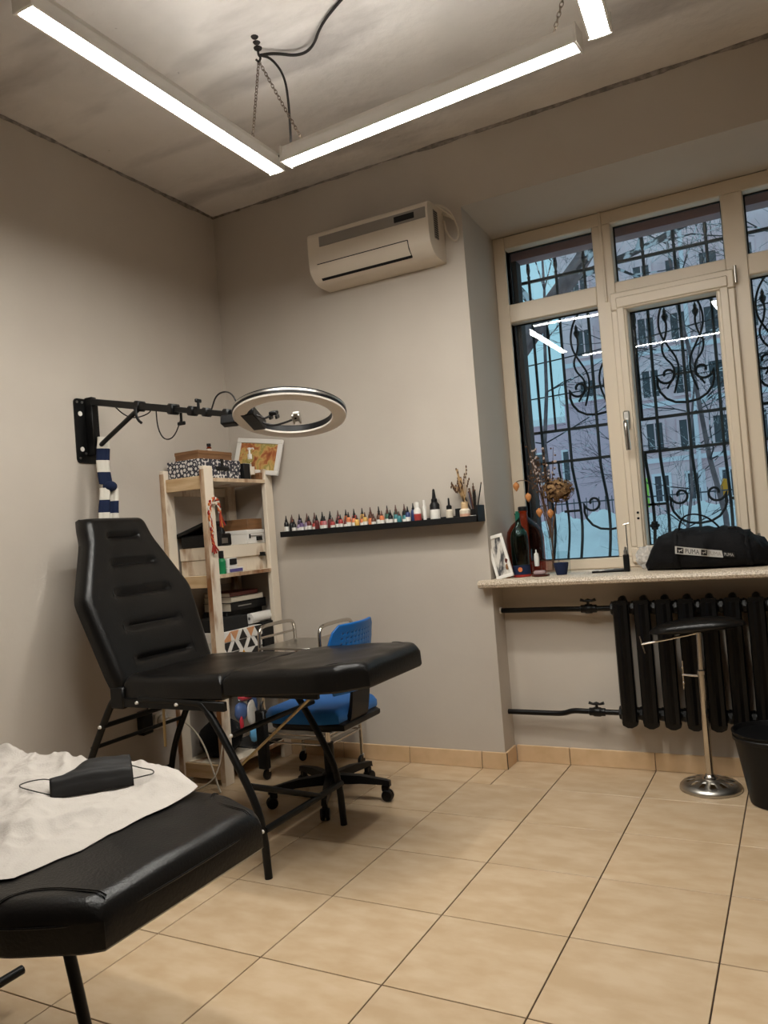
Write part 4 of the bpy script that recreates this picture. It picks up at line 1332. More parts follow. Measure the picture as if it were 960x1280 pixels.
bottle('spray_bottle', 'black bottle with silver band left of the white carton on the middle shelf', 'bottle', (.22, -.40, 1.256), [(.020, 0), (.021, .08), (.010, .10), (.010, .11)], M['black'], [(.012, .11), (.012, .14), (.0005, .141)], M['black'], [(.0215, .01), (.0215, .055)], M['steel'])
bottle('spray_bottle', 'squat black jar beside the post on the middle shelf', 'bottle', (.24, -.47, 1.256), [(.028, 0), (.030, .01), (.030, .07), (.02, .085)], M['black'], [(.022, .085), (.022, .11), (.0005, .111)], M['black'])
bottle('spray_bottle', 'low black pot in front of the wall on the middle shelf', 'bottle', (.17, -.33, 1.256), [(.026, 0), (.028, .05), (.024, .055)], M['black'], [(.027, .055), (.027, .07), (.0005, .071)], M['black'])
M['green'] = mat('green_plastic', (0.01, 0.22, 0.08), 0.35)
bottle('green_bottle', 'bright green ribbed bottle with black cap on the middle shelf edge', 'bottle', (.290, -.500, 1.105), [(.022, 0), (.023, .004)] + [(.023 - .0018 * (k % 2), .008 + .007 * k) for k in range(9)] + [(.020, .076), (.012, .085)], M['green'], [(.014, .085), (.014, .125), (.0005, .126)], M['black'])
t = boxthing('tape_carton', 'white and black printed small carton right of the green bottle', 'box', .272, .300, -.465, -.375, 1.105 + .028, 1.186, M['white'])
part(MB().box(.300, .3012, -.445, -.385, 1.150, 1.182), 'print', M['black'], t)
t = boxthing('long_carton', 'flat violet and white carton lying under the printed carton', 'box', .272, .306, -.470, -.330, 1.105, 1.132, M['white'])
M['violet'] = mat('violet_print', (0.10, 0.08, 0.26), 0.5)
part(MB().box(.306, .3072, -.455, -.345, 1.110, 1.127), 'print', M['violet'], t)
pr_ = thing('black_printer', 'black desktop machine with its lid propped open on the middle shelf', 'printer', (.11, -.46, 1.256))
part(MB().box(.05, .26, -.545, -.36, 1.256, 1.325, .008), 'body', M['blackplastic'], pr_)
mb = MB(); mb.X = Matrix.Translation((.06, -.45, 1.325)) @ Matrix.Rotation(R(-16), 4, 'Y')
mb.box(-.045, .185, -.10, .09, 0, .022, .006)
part(mb, 'lid', M['blackplastic'], pr_)
part(MB().box(.258, .262, -.53, -.40, 1.27, 1.30), 'slot', M['steel'], pr_)

# third level
Z3 = .620
def geo_box():
    t = thing('geometric_box', 'cardboard box printed with black, orange and mustard triangles on the lower shelf', 'box', (.18, -.38, Z3))
    x0, x1, y0, y1, z0, z1 = .06, .300, -.552, -.200, Z3, .792
    part(MB().box(x0 + .003, x1 - .003, y0 + .003, y1 - .003, z0, z1 - .05, .002), 'body', M['white'], t)
    part(MB().box(x0, x1, y0, y1, z1 - .055, z1, .002), 'lid', M['white'], t)
    M['tri_b'] = mat('print_black', (.02, .018, .017), .6); M['tri_o'] = mat('print_peach', (.62, .30, .14), .6); M['tri_m'] = mat('print_mustard', (.62, .30, .02), .6)
    mbs = {'tri_b': MB(), 'tri_o': MB(), 'tri_m': MB()}
    rnd = random.Random(4)
    cw = (y1 - y0) / 5
    for r_ in range(3):
        for c_ in range(5):
            a = y0 + cw * c_; b = a + cw
            lo = (z0 + .006, z0 + .062, z0 + .119)[r_]; hi = lo + .052
            xx = x1 + (.0008 if r_ >= 2 else -.0022)
            k = rnd.choice(['tri_b', 'tri_o', 'tri_b', 'tri_m', 'tri_b', 'tri_o'])
            if k:
                q = rnd.choice([[(a, lo), (b, lo), (b, hi)], [(a, lo), (b, lo), ((a + b) / 2, hi)], [(a, hi), (b, hi), ((a + b) / 2, lo)], [(a, lo), (a, hi), (b, hi)]])
                mbs[k].prism(q, xx - .0008, xx + .0006, 'x')
    for k, mb in mbs.items():
        o = part(mb, 'triangle_print', M[k], t); o['kind'] = 'stuff'
geo_box()
boxthing('black_case', 'matte black flat case lying on the triangle-printed box', 'box', .09, .285, -.545, -.300, .792, .862, M['matteblack'])
boxthing('black_binder', 'black binder box standing right of the triangle-printed box', 'box', .215, .300, -.190, -.055, Z3, .800, M['black'])
rp = thing('paper_roll', 'roll of white paper lying on the black binder box', 'roll', (.262, -.165, .800))
part(MB().lathe([(.008, 0), (.030, 0), (.030, .195), (.008, .195), (.008, 0)], (.262, -.262, .831), 20, 'y'), 'roll', M['white'], rp)
boxthing('dark_carton', 'tall dark carton hidden behind the paper roll, under the books', 'box', .03, .205, -.385, -.055, Z3, .885, M['black'])
def book(label, y0, y1, z0, z1, m_, x0=.035, x1=.205):
    t = thing('book', label, 'book', ((x0 + x1) / 2, (y0 + y1) / 2, z0), 'books stacked on the lower shelf')
    part(MB().box(x0 + .004, x1 - .004, y0 + .004, y1 - .002, z0 + .003, z1 - .003), 'pages', M['cream'], t)
    part(MB().box(x0, x1, y0, y1, z0, z0 + .003), 'cover', m_, t)
    part(MB().box(x0, x1, y0, y1, z1 - .003, z1), 'cover', m_, t)
    part(MB().box(x1 - .004, x1, y0, y1, z0, z1), 'spine', m_, t)
    return t
M['darkred'] = mat('dark_red_cover', (0.10, 0.018, 0.012), .5)
t = book('thick black book with pale print, lowest of the stack behind the paper roll', -.38, -.06, .885, .935, M['black'], .035, .235)
part(MB().box(.2352, .2362, -.32, -.20, .908, .914), 'print', M['acgrey'], t)
book('cream book in the middle of the stack on the lower shelf', -.375, -.085, .935, .966, M['cream'], .035, .235)
book('dark red book on top of the stack on the lower shelf', -.370, -.120, .966, .992, M['darkred'], .035, .225)

# bottom level
hb = thing('black_backpack', 'black bag slumped on the bottom board of the shelf unit', 'bag', (.15, -.44, .105))
def blob(fn, nu=28, nv=18):
    mb = MB(); V = []; F = []
    for j in range(nv + 1):
        for i in range(nu):
            V.append(fn(2 * PI * i / nu, PI * j / nv))
    for j in range(nv):
        for i in range(nu):
            i2 = (i + 1) % nu
            F.append((j * nu + i, j * nu + i2, (j + 1) * nu + i2, (j + 1) * nu + i))
    return mb.add(V, F)
def bp_(a, th):
    d = Vector((math.sin(th) * math.cos(a), math.sin(th) * math.sin(a), -math.cos(th)))
    k = 1 + .10 * noise.noise(d * 2.2)
    p = Vector((.15 + .115 * d.x * k, -.445 + .125 * d.y * k, .205 + .105 * d.z * k))
    p.z = max(p.z, .1055)
    return p
part(blob(bp_), 'bag_body', M['bagcloth'], hb, sharp=None)
part(MB().tube(chaikin([(.24, -.50, .20), (.285, -.47, .25), (.282, -.42, .24), (.25, -.40, .18)], 3), .008, 8), 'strap', M['bagcloth'], hb)
part(MB().lathe([(.013, 0), (.016, .006), (.010, .010)], (.255, -.50, .13), 14, 'x'), 'badge', M['steel'], hb)
cb = thing('clear_bag', 'clear plastic bag of coloured supplies hanging inside the lower shelf', 'bag', (.24, -.33, .106))
def cbf(a, th):
    d = Vector((math.sin(th) * math.cos(a), math.sin(th) * math.sin(a), -math.cos(th)))
    k = 1 + .08 * noise.noise(d * 4)
    return Vector((.235 + .055 * d.x * k, -.315 + .115 * math.copysign(abs(d.y) ** .7, d.y) * k, .28 + .174 * math.copysign(abs(d.z) ** .7, d.z)))
part(blob(cbf), 'film', M['film'], cb, sharp=None)
M['bred'] = mat('bright_red_plastic', (.55, .01, .03), .4); M['bgreen'] = mat('bright_green_plastic', (.02, .38, .05), .4); M['bblue'] = mat('pale_blue_plastic', (.16, .50, .85), .4); M['bnavy'] = mat('blue_packet', (.05, .11, .30), .4)
cnt = [('bred', (.25, -.33, .405), (.030, .055, .022)), ('bblue', (.255, -.27, .19), (.022, .050, .05)), ('bgreen', (.262, -.25, .225), (.018, .03, .018)), ('bnavy', (.235, -.36, .33), (.03, .05, .05)), ('white', (.268, -.31, .31), (.008, .04, .07)), ('bred', (.262, -.395, .27), (.008, .016, .04)), ('bnavy', (.23, -.25, .33), (.028, .035, .07))]
for i, (mm, c, r_) in enumerate(cnt):
    def pk(a, th, c=c, r_=r_, i=i):
        d = Vector((math.sin(th) * math.cos(a), math.sin(th) * math.sin(a), -math.cos(th)))
        k = 1 + .25 * noise.noise(d * 2 + Vector((i, 0, 0)))
        return Vector((c[0] + r_[0] * d.x * k, c[1] + r_[1] * d.y * k, c[2] + r_[2] * d.z * k))
    part(blob(pk, 14, 9), 'packet', M[mm], cb, sharp=None)
o = thing('flat_folder', 'black folder with pale lettering lying flat under the clear bag', 'folder', (.20, -.20, .105))
part(MB().box(.06, .305, -.30, -.06, .1055, .118, .003), 'folder_body', M['black'], o)

# outlet, plug and cables on the left wall under the chair
ol = thing('wall_socket', 'white wall socket with a black plug low on the left wall under the chair', 'socket', (0, -.745, .33))
part(MB().prism(rounded_rect(-.785, -.705, .325, .405, .012), 0, .012, 'x'), 'plate', M['whitemetal'], ol)
part(MB().cyl((.012, -.745, .365), (.045, -.745, .365), .026, .022, 16), 'plug', M['whitemetal'], ol)
part(MB().lathe([(.030, 0), (.030, .006), (.022, .008)], (.012, -.745, .365), 18, 'x'), 'ring', M['steel'], ol)
o = thing('power_adapter', 'black power adapter box on the left wall beside the white socket', 'adapter', (0, -.86, .33))
part(MB().box(0, .045, -.905, -.830, .325, .445, .006), 'adapter_body', M['blackplastic'], o)
part(MB().tube(chaikin([(.045, -.87, .44), (.07, -.88, .50), (.06, -.95, .60), (.05, -1.0, .66)], 3), .004, 6), 'lead', M['cord'], o)
single(MB().tube(chaikin([(.045, -.745, .372), (.08, -.735, .385), (.12, -.70, .36), (.16, -.66, .30), (.20, -.64, .22), (.26, -.66, .12), (.33, -.70, .03), (.36, -.72, .008)], 3), .005, 6), 'power_cable', M['cableivory'], 'ivory power cable drooping from the wall socket to the floor', 'cable', sharp=None)
single(MB().tube(chaikin([(.335, -.640, .30), (.337, -.655, .22), (.330, -.68, .12), (.30, -.72, .05), (.20, -.76, .008)], 3), .004, 6), 'power_cable', M['cableivory'], 'thin ivory cable hanging down the near post of the shelf unit', 'cable', sharp=None)

# ================================================================== STEEL TROLLEY
tr = thing('steel_trolley', 'chrome serving trolley with tube handles beside the shelf unit', 'trolley', (.65, -.275, 0))
for x in (.46, .845):
    lp = chaikin([(x, -.445, .06), (x, -.445, .74), (x, -.435, .79), (x, -.40, .807), (x, -.15, .807), (x, -.115, .79), (x, -.105, .74), (x, -.105, .06)], 2)
    part(MB().tube(lp, .010, 10), 'end_frame', M['chrome'], tr)
    part(MB().cyl((x, -.445, .745), (x, -.105, .745), .0065, seg=8), 'rail', M['chrome'], tr)
for z in (.685, .222):
    part(MB().box(.455, .85, -.455, -.095, z, z + .012, .003), 'tray', M['steel'], tr)
for z in (.245, .198):
    for y in (-.45, -.10):
        part(MB().cyl((.46, y, z), (.845, y, z), .006, seg=8), 'rail', M['chrome'], tr)
    for x in (.46, .845):
        part(MB().cyl((x, -.445, z), (x, -.105, z), .006, seg=8), 'rail', M['chrome'], tr)
for x in (.46, .845):
    for y in (-.445, -.105):
        c = part(MB().box(x - .012, x + .012, y - .006, y + .006, .038, .066, .002), 'caster', M['steel'], tr)
        part(MB().lathe([(.010, -.010), (.026, -.009), (.028, -.004), (.028, .004), (.026, .009), (.010, .010)], (x, y - .012, .028), 18, 'x'), 'wheel', M['blackplastic'], c)

o = thing('black_supply_box', 'slim black box hanging on the front leg of the steel trolley', 'box', (.46, -.475, .06))
part(MB().box(.432, .492, -.495, -.457, .062, .37, .006), 'case', M['blackplastic'], o)
part(MB().tube(chaikin([(.46, -.475, .37), (.46, -.470, .40), (.462, -.457, .41)], 2), .006, 6), 'hanger', M['blackplastic'], o)

# ================================================================== BLUE OFFICE CHAIR
oc = thing('office_chair', 'bright blue office swivel chair on a black five-star base behind the treatment chair', 'chair', (.965, -.62, 0))
hub = Vector((.965, -.62, 0))
part(MB().lathe([(.030, .075), (.040, .08), (.040, .125), (.028, .13)], hub, 20), 'hub', M['blackplastic'], oc)
part(MB().cyl(hub + Vector((0, 0, .12)), hub + Vector((0, 0, .27)), .026, seg=16), 'gas_column', M['blackplastic'], oc)
part(MB().cyl(hub + Vector((0, 0, .27)), hub + Vector((0, 0, .385)), .014, seg=14), 'gas_lift', M['chrome'], oc)
for k in range(5):
    a = R(8 + 72 * k)
    d = Vector((math.cos(a), math.sin(a), 0)); s_ = Vector((-d.y, d.x, 0))
    mb = MB()
    V = []
    for (r_, w_, z0, z1) in ((.03, .026, .075, .120), (.16, .022, .082, .118), (.285, .017, .078, .100), (.305, .014, .070, .096)):
        for (sw, z) in ((-1, z0), (1, z0), (.75, z1), (-.75, z1)):
            V.append(hub + d * r_ + s_ * (w_ * sw) + Vector((0, 0, z)))
    F = [(0, 3, 2, 1), (12, 13, 14, 15)]
    for i in range(3):
        for j in range(4):
            F.append((4 * i + j, 4 * i + (j + 1) % 4, 4 * (i + 1) + (j + 1) % 4, 4 * (i + 1) + j))
    mb.add(V, F)
    lg = part(mb, 'leg', M['blackplastic'], oc)
    c = hub + d * .288
    mb = MB(); mb.X = Matrix.Translation((c.x, c.y, .0275)) @ Matrix.Rotation(a + R(90), 4, 'Z')
    mb.lathe([(.004, -.022), (.024, -.021), (.0275, -.014), (.0275, -.005), (.016, -.003), (.016, .003), (.0275, .005), (.0275, .014), (.024, .021), (.004, .022)], (0, 0, 0), 20, 'x')
    mb.box(-.012, .012, -.010, .026, .018, .048, .004)
    part(mb, 'caster', M['blackplastic'], lg)
part(cushion(axes((.74, -.635, .405), (0, -1, 0), (1, 0, .02)), .42, lerp_profile([(0, .16), (.15, .205), (.8, .21), (1, .18)]), .065, .03, [], 0, nu=24, nv=30), 'seat', M['bluefab'], oc)
part(cushion(axes((.76, -.635, .372), (0, -1, 0), (1, 0, .02)), .42, lerp_profile([(0, .14), (.15, .185), (.8, .19), (1, .17)]), .036, .012, [], 0, nu=12, nv=14), 'seat_shell', M['blackplastic'], oc)
part(MB().box(.90, 1.03, -.69, -.56, .335, .380, .008), 'tilt_mechanism', M['blackplastic'], oc)
sup = chaikin([(1.00, .365), (1.13, .365), (1.175, .40), (1.195, .50), (1.205, .62), (1.192, .62), (1.180, .50), (1.158, .425), (1.12, .395), (1.00, .395)], 1)
part(MB().prism([(p.x, p.y) for p in sup], -.74, -.58, 'y'), 'back_support', M['blackplastic'], oc)
# perforated back
NU, NV = 40, 40
V = []; F = []
for j in range(NV + 1):
    for i in range(NU + 1):
        u, v = i / NU * 2 - 1, j / NV
        wd = .20 * (1 - .10 * max(0, v - .75) / .25 - .12 * max(0, .25 - v) / .25)
        y = -.665 + u * wd
        z = .545 + .315 * v - .03 * max(0, abs(u) - .80) / .2 * (v > .5) * (v - .5) * 2
        x = 1.185 - .03 * (1 - u * u) * 0 + .035 * (v - .5) ** 2 * 2 - .045 * u * u + .02 * v
        V.append((x, y, z))
for j in range(NV):
    for i in range(NU):
        if 6 <= i < 34 and 18 <= j < 36 and i % 3 == 1 and j % 3 == 1:
            continue
        a = j * (NU + 1) + i
        F.append((a, a + 1, a + NU + 2, a + NU + 1))
o = part(MB().add(V, F), 'backrest', M['blue'], oc, sharp=None)
md = o.modifiers.new('thickness', 'SOLIDIFY'); md.thickness = .010; md.offset = 0

# ================================================================== INK SHELF
SZ = 1.279
sf = thing('ink_shelf', 'narrow black picture ledge on the back wall lined with ink bottles', 'shelf', (1.02, 0, SZ))
part(MB().box(.402, 1.628, -.095, 0, SZ, SZ + .012, .001), 'board', M['black'], sf)
part(MB().box(.402, 1.628, -.100, -.092, SZ, SZ + .032, .0015), 'front_lip', M['black'], sf)
part(MB().box(.402, 1.628, -.008, 0, SZ, SZ + .040, .0015), 'back_rail', M['black'], sf)
part(MB().box(1.618, 1.629, -.100, 0, SZ, SZ + .085, .0015), 'end_plate', M['black'], sf)
SB = SZ + .012
cols = {'black': (.012, .012, .013), 'purple': (.16, .09, .24), 'lavender': (.30, .22, .36), 'pink': (.60, .16, .18), 'red': (.50, .03, .025),
        'dark red': (.16, .02, .02), 'orange': (.80, .19, .03), 'yellow': (.80, .45, .05), 'brown': (.13, .055, .03), 'green': (.03, .12, .08),
        'teal': (.03, .24, .27), 'blue': (.03, .06, .20), 'peach': (.72, .36, .22), 'grey': (.35, .33, .32)}
for k, c in cols.items(): M['ink_' + k] = mat('ink_' + k.replace(' ', '_'), tuple(.75 * v + .05 * sum(c) for v in c), .3)
M['translucent'] = mat('smoky_cap', (.10, .045, .035), .35)
seq = ['black', 'orange', 'black', 'black', 'purple', 'lavender', 'purple', 'black', 'lavender', 'dark red', 'black', 'red', 'dark red', 'black', 'red', 'pink', 'grey', 'dark red',
       'red', 'pink', 'black', 'red', 'orange', 'dark red', 'orange', 'red', 'orange', 'yellow', 'yellow', 'orange', 'yellow', 'brown', 'orange', 'brown', 'peach', 'brown', 'orange', 'green', 'green', 'black', 'green', 'teal', 'teal', 'black', 'teal', 'blue', 'blue']
ordn = ['first', 'second', 'third', 'fourth', 'fifth', 'sixth', 'seventh', 'eighth', 'ninth', 'tenth', '11th', '12th', '13th', '14th', '15th', '16th', '17th', '18th', '19th', '20th', '21st', '22nd', '23rd', '24th', '25th', '26th', '27th', '28th', '29th', '30th', '31st', '32nd', '33rd', '34th', '35th', '36th', '37th', '38th', '39th', '40th', '41st', '42nd', '43rd', '44th', '45th', '46th', '47th', '48th']
caps = ['black', 'dark red', 'brown']
rnd = random.Random(12)
n = len(seq)
protos = {}
def ink_bottle(col, cap, hh, lab):
    key = (col, cap, hh, lab)
    t = thing('ink_bottle', 'x', 'bottle', (0, 0, 0), 'ink bottles on the black ledge')
    if key not in protos:
        r = .0138
        b = mesh_of(MB().lathe([(r - .001, 0), (r, .002), (r, hh * .58), (r * .75, hh * .66), (.0058, hh * .70)], (0, 0, 0), 14), 'body', M['ink_' + col], Vector())
        c = mesh_of(MB().lathe([(.0078, hh * .69), (.0078, hh * .76), (.0055, hh * .78), (.0022, hh * .985), (.0004, hh)], (0, 0, 0), 10), 'twist_cap', M['ink_black'] if cap == 'black' else M['translucent'], Vector())
        l = mesh_of(MB().lathe([(r + .0004, hh * .16), (r + .0004, hh * .42)], (0, 0, 0), 14), 'paper_label', M[lab], Vector())
        protos[key] = (b, c, l)
    for nm, me in zip(('body', 'twist_cap', 'paper_label'), protos[key]):
        o = bpy.data.objects.new(nm, me); COL.objects.link(o); o.parent = t
    return t
x0, x1 = .432, 1.238
for i, c in enumerate(seq):
    back = (i % 3 == 1)
    hh = (.116 if back else rnd.choice([.078, .090, .100]))
    if i == 0: hh = .112
    x = x0 + (x1 - x0) * i / (n - 1)
    lab = 'white' if (not back and i % 5 != 2) else ('ink_' + c)
    t = ink_bottle(c, rnd.choice(['black', 'black', 'smoky']), hh, lab)
    t.location = (x, -.038 if back else -.072, SB + .0006)
    t['label'] = '%s ink bottle with twist cap, %s from the left end of the black ledge' % (c, ordn[i])
# larger bottles to the right
bottle('white_bottle', 'white bottle with a red label right of the ink bottles', 'bottle', (1.272, -.058, SB), [(.019, 0), (.020, .003), (.020, .075), (.012, .088)], M['white'], [(.013, .088), (.013, .118), (.0005, .119)], M['white'], [(.0204, .012), (.0204, .055)], M['ink_red'])
bottle('white_tube', 'slim white tube between the white bottle and the tall black bottle', 'bottle', (1.315, -.060, SB), [(.009, 0), (.010, .09), (.006, .10)], M['white'], [(.007, .10), (.006, .125), (.0005, .126)], M['white'])
bottle('soap_bottle', 'tall black bottle with pointed cap and white label, biggest on the ledge', 'bottle', (1.372, -.052, SB), [(.024, 0), (.026, .004), (.026, .095), (.014, .112)], M['black'], [(.016, .108), (.016, .125), (.011, .130), (.006, .175), (.001, .180)], M['black'], [(.0265, .010), (.0265, .070)], M['white'])
bottle('dropper_bottle', 'white bottle with black pointed cap left of the dried flower pot', 'bottle', (1.455, -.055, SB), [(.018, 0), (.019, .003), (.019, .058), (.010, .068)], M['cream'], [(.014, .062), (.014, .082), (.006, .088), (.004, .122), (.0005, .124)], M['black'])
boxthing('black_box', 'small black box standing at the back of the ledge beside the dropper bottle', 'box', 1.480, 1.530, -.045, -.012, SB, SB + .065, M['black'])
dj = bottle('flower_jar', 'small white labelled jar with wood neck holding dried stems on the ledge', 'jar', (1.545, -.062, SB), [(.026, 0), (.028, .003), (.028, .052), (.020, .060)], M['cream'], [(.018, .058), (.019, .095), (.013, .096)], M['rawwood'], [(.0284, .020), (.0284, .034)], M['ink_peach'])
rnd = random.Random(3)
M['straw'] = mat('dry_straw', (.42, .27, .13), .9); M['drybrown'] = mat('dry_brown', (.10, .05, .025), .9)
fl2 = thing('dried_flower_bunch', 'bunch of dried brown stems sprouting from the little jar on the ledge', 'dried flowers', (1.545, -.062, SB + .09))
for k in range(16):
    a = rnd.uniform(0, 6.28); sp = rnd.uniform(.01, .065) if k > 3 else .012
    top = Vector((1.545 - .02 + sp * math.cos(a), -.062 + .5 * sp * math.sin(a) - .004, SB + rnd.uniform(.17, .275)))
    o = part(MB().tube(chaikin([(1.545, -.062, SB + .092), (1.545 + (top.x - 1.545) * .4, -.062, SB + .15), top], 2), .0015 if k > 3 else .006, 5), 'stem', M['straw'], fl2)
    sd = MB()
    for q in range(4):
        p = Vector((1.545, -.062, SB + .095)).lerp(top, .70 + .1 * q)
        sd.ball(p + Vector((rnd.uniform(-.004, .004), rnd.uniform(-.003, .003), 0)), .0042, 6, 4, (1, 1, 1.9))
    part(sd, 'seed_heads', M['drybrown'], o, kind='stuff')
boxthing('white_sharpener', 'small white block in front of the brushes on the ledge', 'box', 1.575, 1.622 - .006, -.091, -.075, SB, SB + .022, M['white'])
pc = thing('pen_cup', 'low black cup holding brushes at the right end of the ledge', 'cup', (1.593, -.045, SB))
part(MB().lathe([(.022, 0), (.0235, .002), (.0235, .055), (.0215, .055), (.0205, .004)], (1.593, -.045, SB), 16), 'cup_body', M['black'], pc)
pens = [((1.575, -.045), (1.535, -.05, .155), .0035, 'black'), ((1.585, -.04), (1.560, -.03, .15), .004, 'blue'), ((1.592, -.05), (1.575, -.055, .165), .005, 'brown'), ((1.590, -.035), (1.588, -.03, .175), .006, 'black'), ((1.600, -.055), (1.607, -.065, .155), .0065, 'black'), ((1.600, -.04), (1.640, -.045, .19), .0032, 'black'), ((1.597, -.045), (1.594, -.045, .19), .0028, 'brown')]
nm = ['thin black brush leaning furthest left', 'blue handled pen leaning left', 'brown marker', 'upright thick black marker', 'black marker nearest the front', 'long brush leaning furthest right', 'tall thin brown brush in the middle']
for (b0, tp, r_, cc), lb_ in zip(pens, nm):
    t = thing('brush', lb_ + ' in the black cup on the ledge', 'brush', (b0[0], b0[1], SB + .005), 'brushes in the black cup')
    p0 = Vector((b0[0] * .4 + 1.593 * .6, b0[1] * .4 - .045 * .6, SB + .006)); p1 = Vector((tp[0], tp[1], SB + tp[2]))
    part(MB().tube([p0, p0.lerp(p1, .72), p0.lerp(p1, .74), p0.lerp(p1, .97)], [r_, r_, r_ * 1.2, r_ * .8], 8), 'handle', M['ink_' + cc], t)
    part(MB().tube([p0.lerp(p1, .955), p0.lerp(p1, .98), p1], [r_ * 1.1, r_, .0006], 8), 'tip', M['drybrown'], t)

# ================================================================== RADIATOR AND PIPES
rd = thing('radiator', 'black cast-iron column radiator under the window sill', 'radiator', (2.65, .075, .24))
def section(x):
    mb = MB()
    for (yc, rr) in ((.035, .021), (.112, .021)):
        mb.tube([(x, yc, .262), (x, yc, .27), (x, yc, .30), (x, yc, .79), (x, yc, .825), (x, yc, .832)], [.012, .021, rr, rr, .021, .012], 12)
    mb.box(x - .010, x + .010, .035, .112, .285, .81, .004)
    # ribbed face plate and web
    mb.prism([(x - .037, .016), (x - .031, .006), (x - .014, .009), (x, .001), (x + .014, .009), (x + .031, .006), (x + .037, .016), (x + .033, .045), (x - .033, .045)], .268, .828, 'z')
    mb.prism([(x - .033, .250), (x - .010, .238), (x + .010, .238), (x + .033, .250), (x + .036, .268), (x - .036, .268)], .010, .044, 'y')
    mb.prism([(x - .036, .828), (x - .030, .846), (x + .030, .846), (x + .036, .828)], .008, .044, 'y')
    for z in (.295, .805):
        mb.lathe([(.018, -.049), (.030, -.044), (.030, .044), (.018, .049)], (x, .075, z), 14, 'x')
    mb.tube([(x, .035, .828), (x, .060, .848), (x, .095, .848), (x, .112, .828)], .017, 10)
    mb.tube([(x, .035, .272), (x, .060, .250), (x, .095, .250), (x, .112, .272)], .017, 10)
    return mb
sec_o = Vector((2.655, .075, .24))
me0 = mesh_of(section(2.27), 'section', M['castiron'], Vector((2.27, 0, 0)))
for k in range(9):
    o = bpy.data.objects.new('section', me0); COL.objects.link(o); o.parent = rd
    o.location = Vector((2.27 + .0985 * k, 0, 0)) - rd.location
for z in (.295, .805):
    part(MB().lathe([(.022, 0), (.034, .004), (.034, .018), (.022, .022)], (2.212, .075, z), 8, 'x'), 'plug_nut', M['castiron'], rd)
    part(MB().lathe([(.022, 0), (.034, .004), (.034, .018), (.022, .022)], (2.27 + .0985 * 8 + .046, .075, z), 8, 'x'), 'plug_nut', M['castiron'], rd)
for k in range(8):
    x = 2.27 + .0985 * (k + .5)
    for z in (.295, .805):
        part(MB().lathe([(.026, -.008), (.034, -.006), (.034, .006), (.026, .008)], (x, .075, z), 8, 'x'), 'nipple', M['castiron'], rd)
for z, nm, zz in ((.805, 'upper', .815), (.295, 'lower', .285)):
    p = thing('heating_pipe', 'black heating pipe with tap, the %s one left of the radiator' % nm, 'pipe', (1.92, .09, zz - .02))
    dz = -.012 if nm == 'upper' else -.012
    part(MB().tube(chaikin([(1.6345, .10, zz + dz), (1.86, .10, zz + dz), (1.93, .095, zz + dz + .002), (1.98, .085, z + .0), (2.05, .077, z), (2.213, .075, z)], 2), .0135, 10), 'tube', M['castiron'], p)
    part(MB().lathe([(.015, -.04), (.020, -.038), (.020, -.02), (.024, -.015), (.024, .015), (.020, .02), (.020, .038), (.015, .04)], (2.105, .076, z), 12, 'x'), 'valve', M['castiron'], p)
    hb_ = MB().cyl((2.105, .07, z + .018), (2.105, .068, z + .040), .007, seg=8)
    hb_.tube([(2.068, .068, z + .046), (2.088, .068, z + .040), (2.105, .068, z + .043), (2.122, .068, z + .040), (2.142, .068, z + .046)], [.008, .006, .009, .006, .008], 8)
    part(hb_, 'tap_handle', M['castiron'], p)
part(MB().cyl((1.634, .10, .803), (1.642, .10, .803), .017, seg=12), 'collar', M['whitemetal'], bpy.data.objects['heating_pipe'])

# ================================================================== ARM REST STOOL
st = thing('armrest_stand', 'padded black rest on a chrome post with round pierced foot before the radiator', 'stand', (2.615, -.048, 0))
bx, by = 2.615, -.048
mb = MB(); V = []; F = []
seg = 72; rings = [(.024, .050), (.040, .046), (.066, .041), (.102, .033), (.120, .026), (.131, .015), (.134, .002)]
for (r_, z) in rings:
    for k in range(seg):
        a = 2 * PI * k / seg
        V.append((bx + r_ * math.cos(a), by + r_ * math.sin(a), z))
for i in range(len(rings) - 1):
    for k in range(seg):
        if i == 2 and k % 6 in (1, 2, 3): continue
        k2 = (k + 1) % seg
        F.append((i * seg + k, i * seg + k2, (i + 1) * seg + k2, (i + 1) * seg + k))
o = part(MB().add(V, F), 'pierced_foot', M['steel'], st, sharp=None)
md = o.modifiers.new('thickness', 'SOLIDIFY'); md.thickness = .0025; md.offset = -1
part(MB().lathe([(.036, .044), (.034, .052), (.024, .058), (.020, .066)], (bx, by, 0), 20), 'foot_collar', M['chrome'], st)
part(MB().cyl((bx, by, .03), (bx, by, .52), .0165, seg=18), 'outer_post', M['chrome'], st)
part(MB().lathe([(.0165, .51), (.020, .512), (.020, .53), (.0145, .535)], (bx, by, 0), 18), 'post_collar', M['chrome'], st)
part(MB().cyl((bx, by, .53), (bx + .004, by, .705), .0135, seg=16), 'inner_post', M['chrome'], st)
part(MB().cyl((bx, by, .505), (bx - .078, by - .01, .512), .006, seg=8), 'clamp_screw', M['chrome'], st)
kn = MB().cyl((bx - .078, by - .01, .445), (bx - .074, by - .01, .575), .0035, seg=8)
for z in (.475, .51, .545): kn.ball((bx - .076, by - .01, z), .007, 8, 6)
part(kn, 'clamp_bar', M['chrome'], st)
sm2 = axes((bx + .004, by - .052, .712), (0, 1, 0), (1, 0, .09))
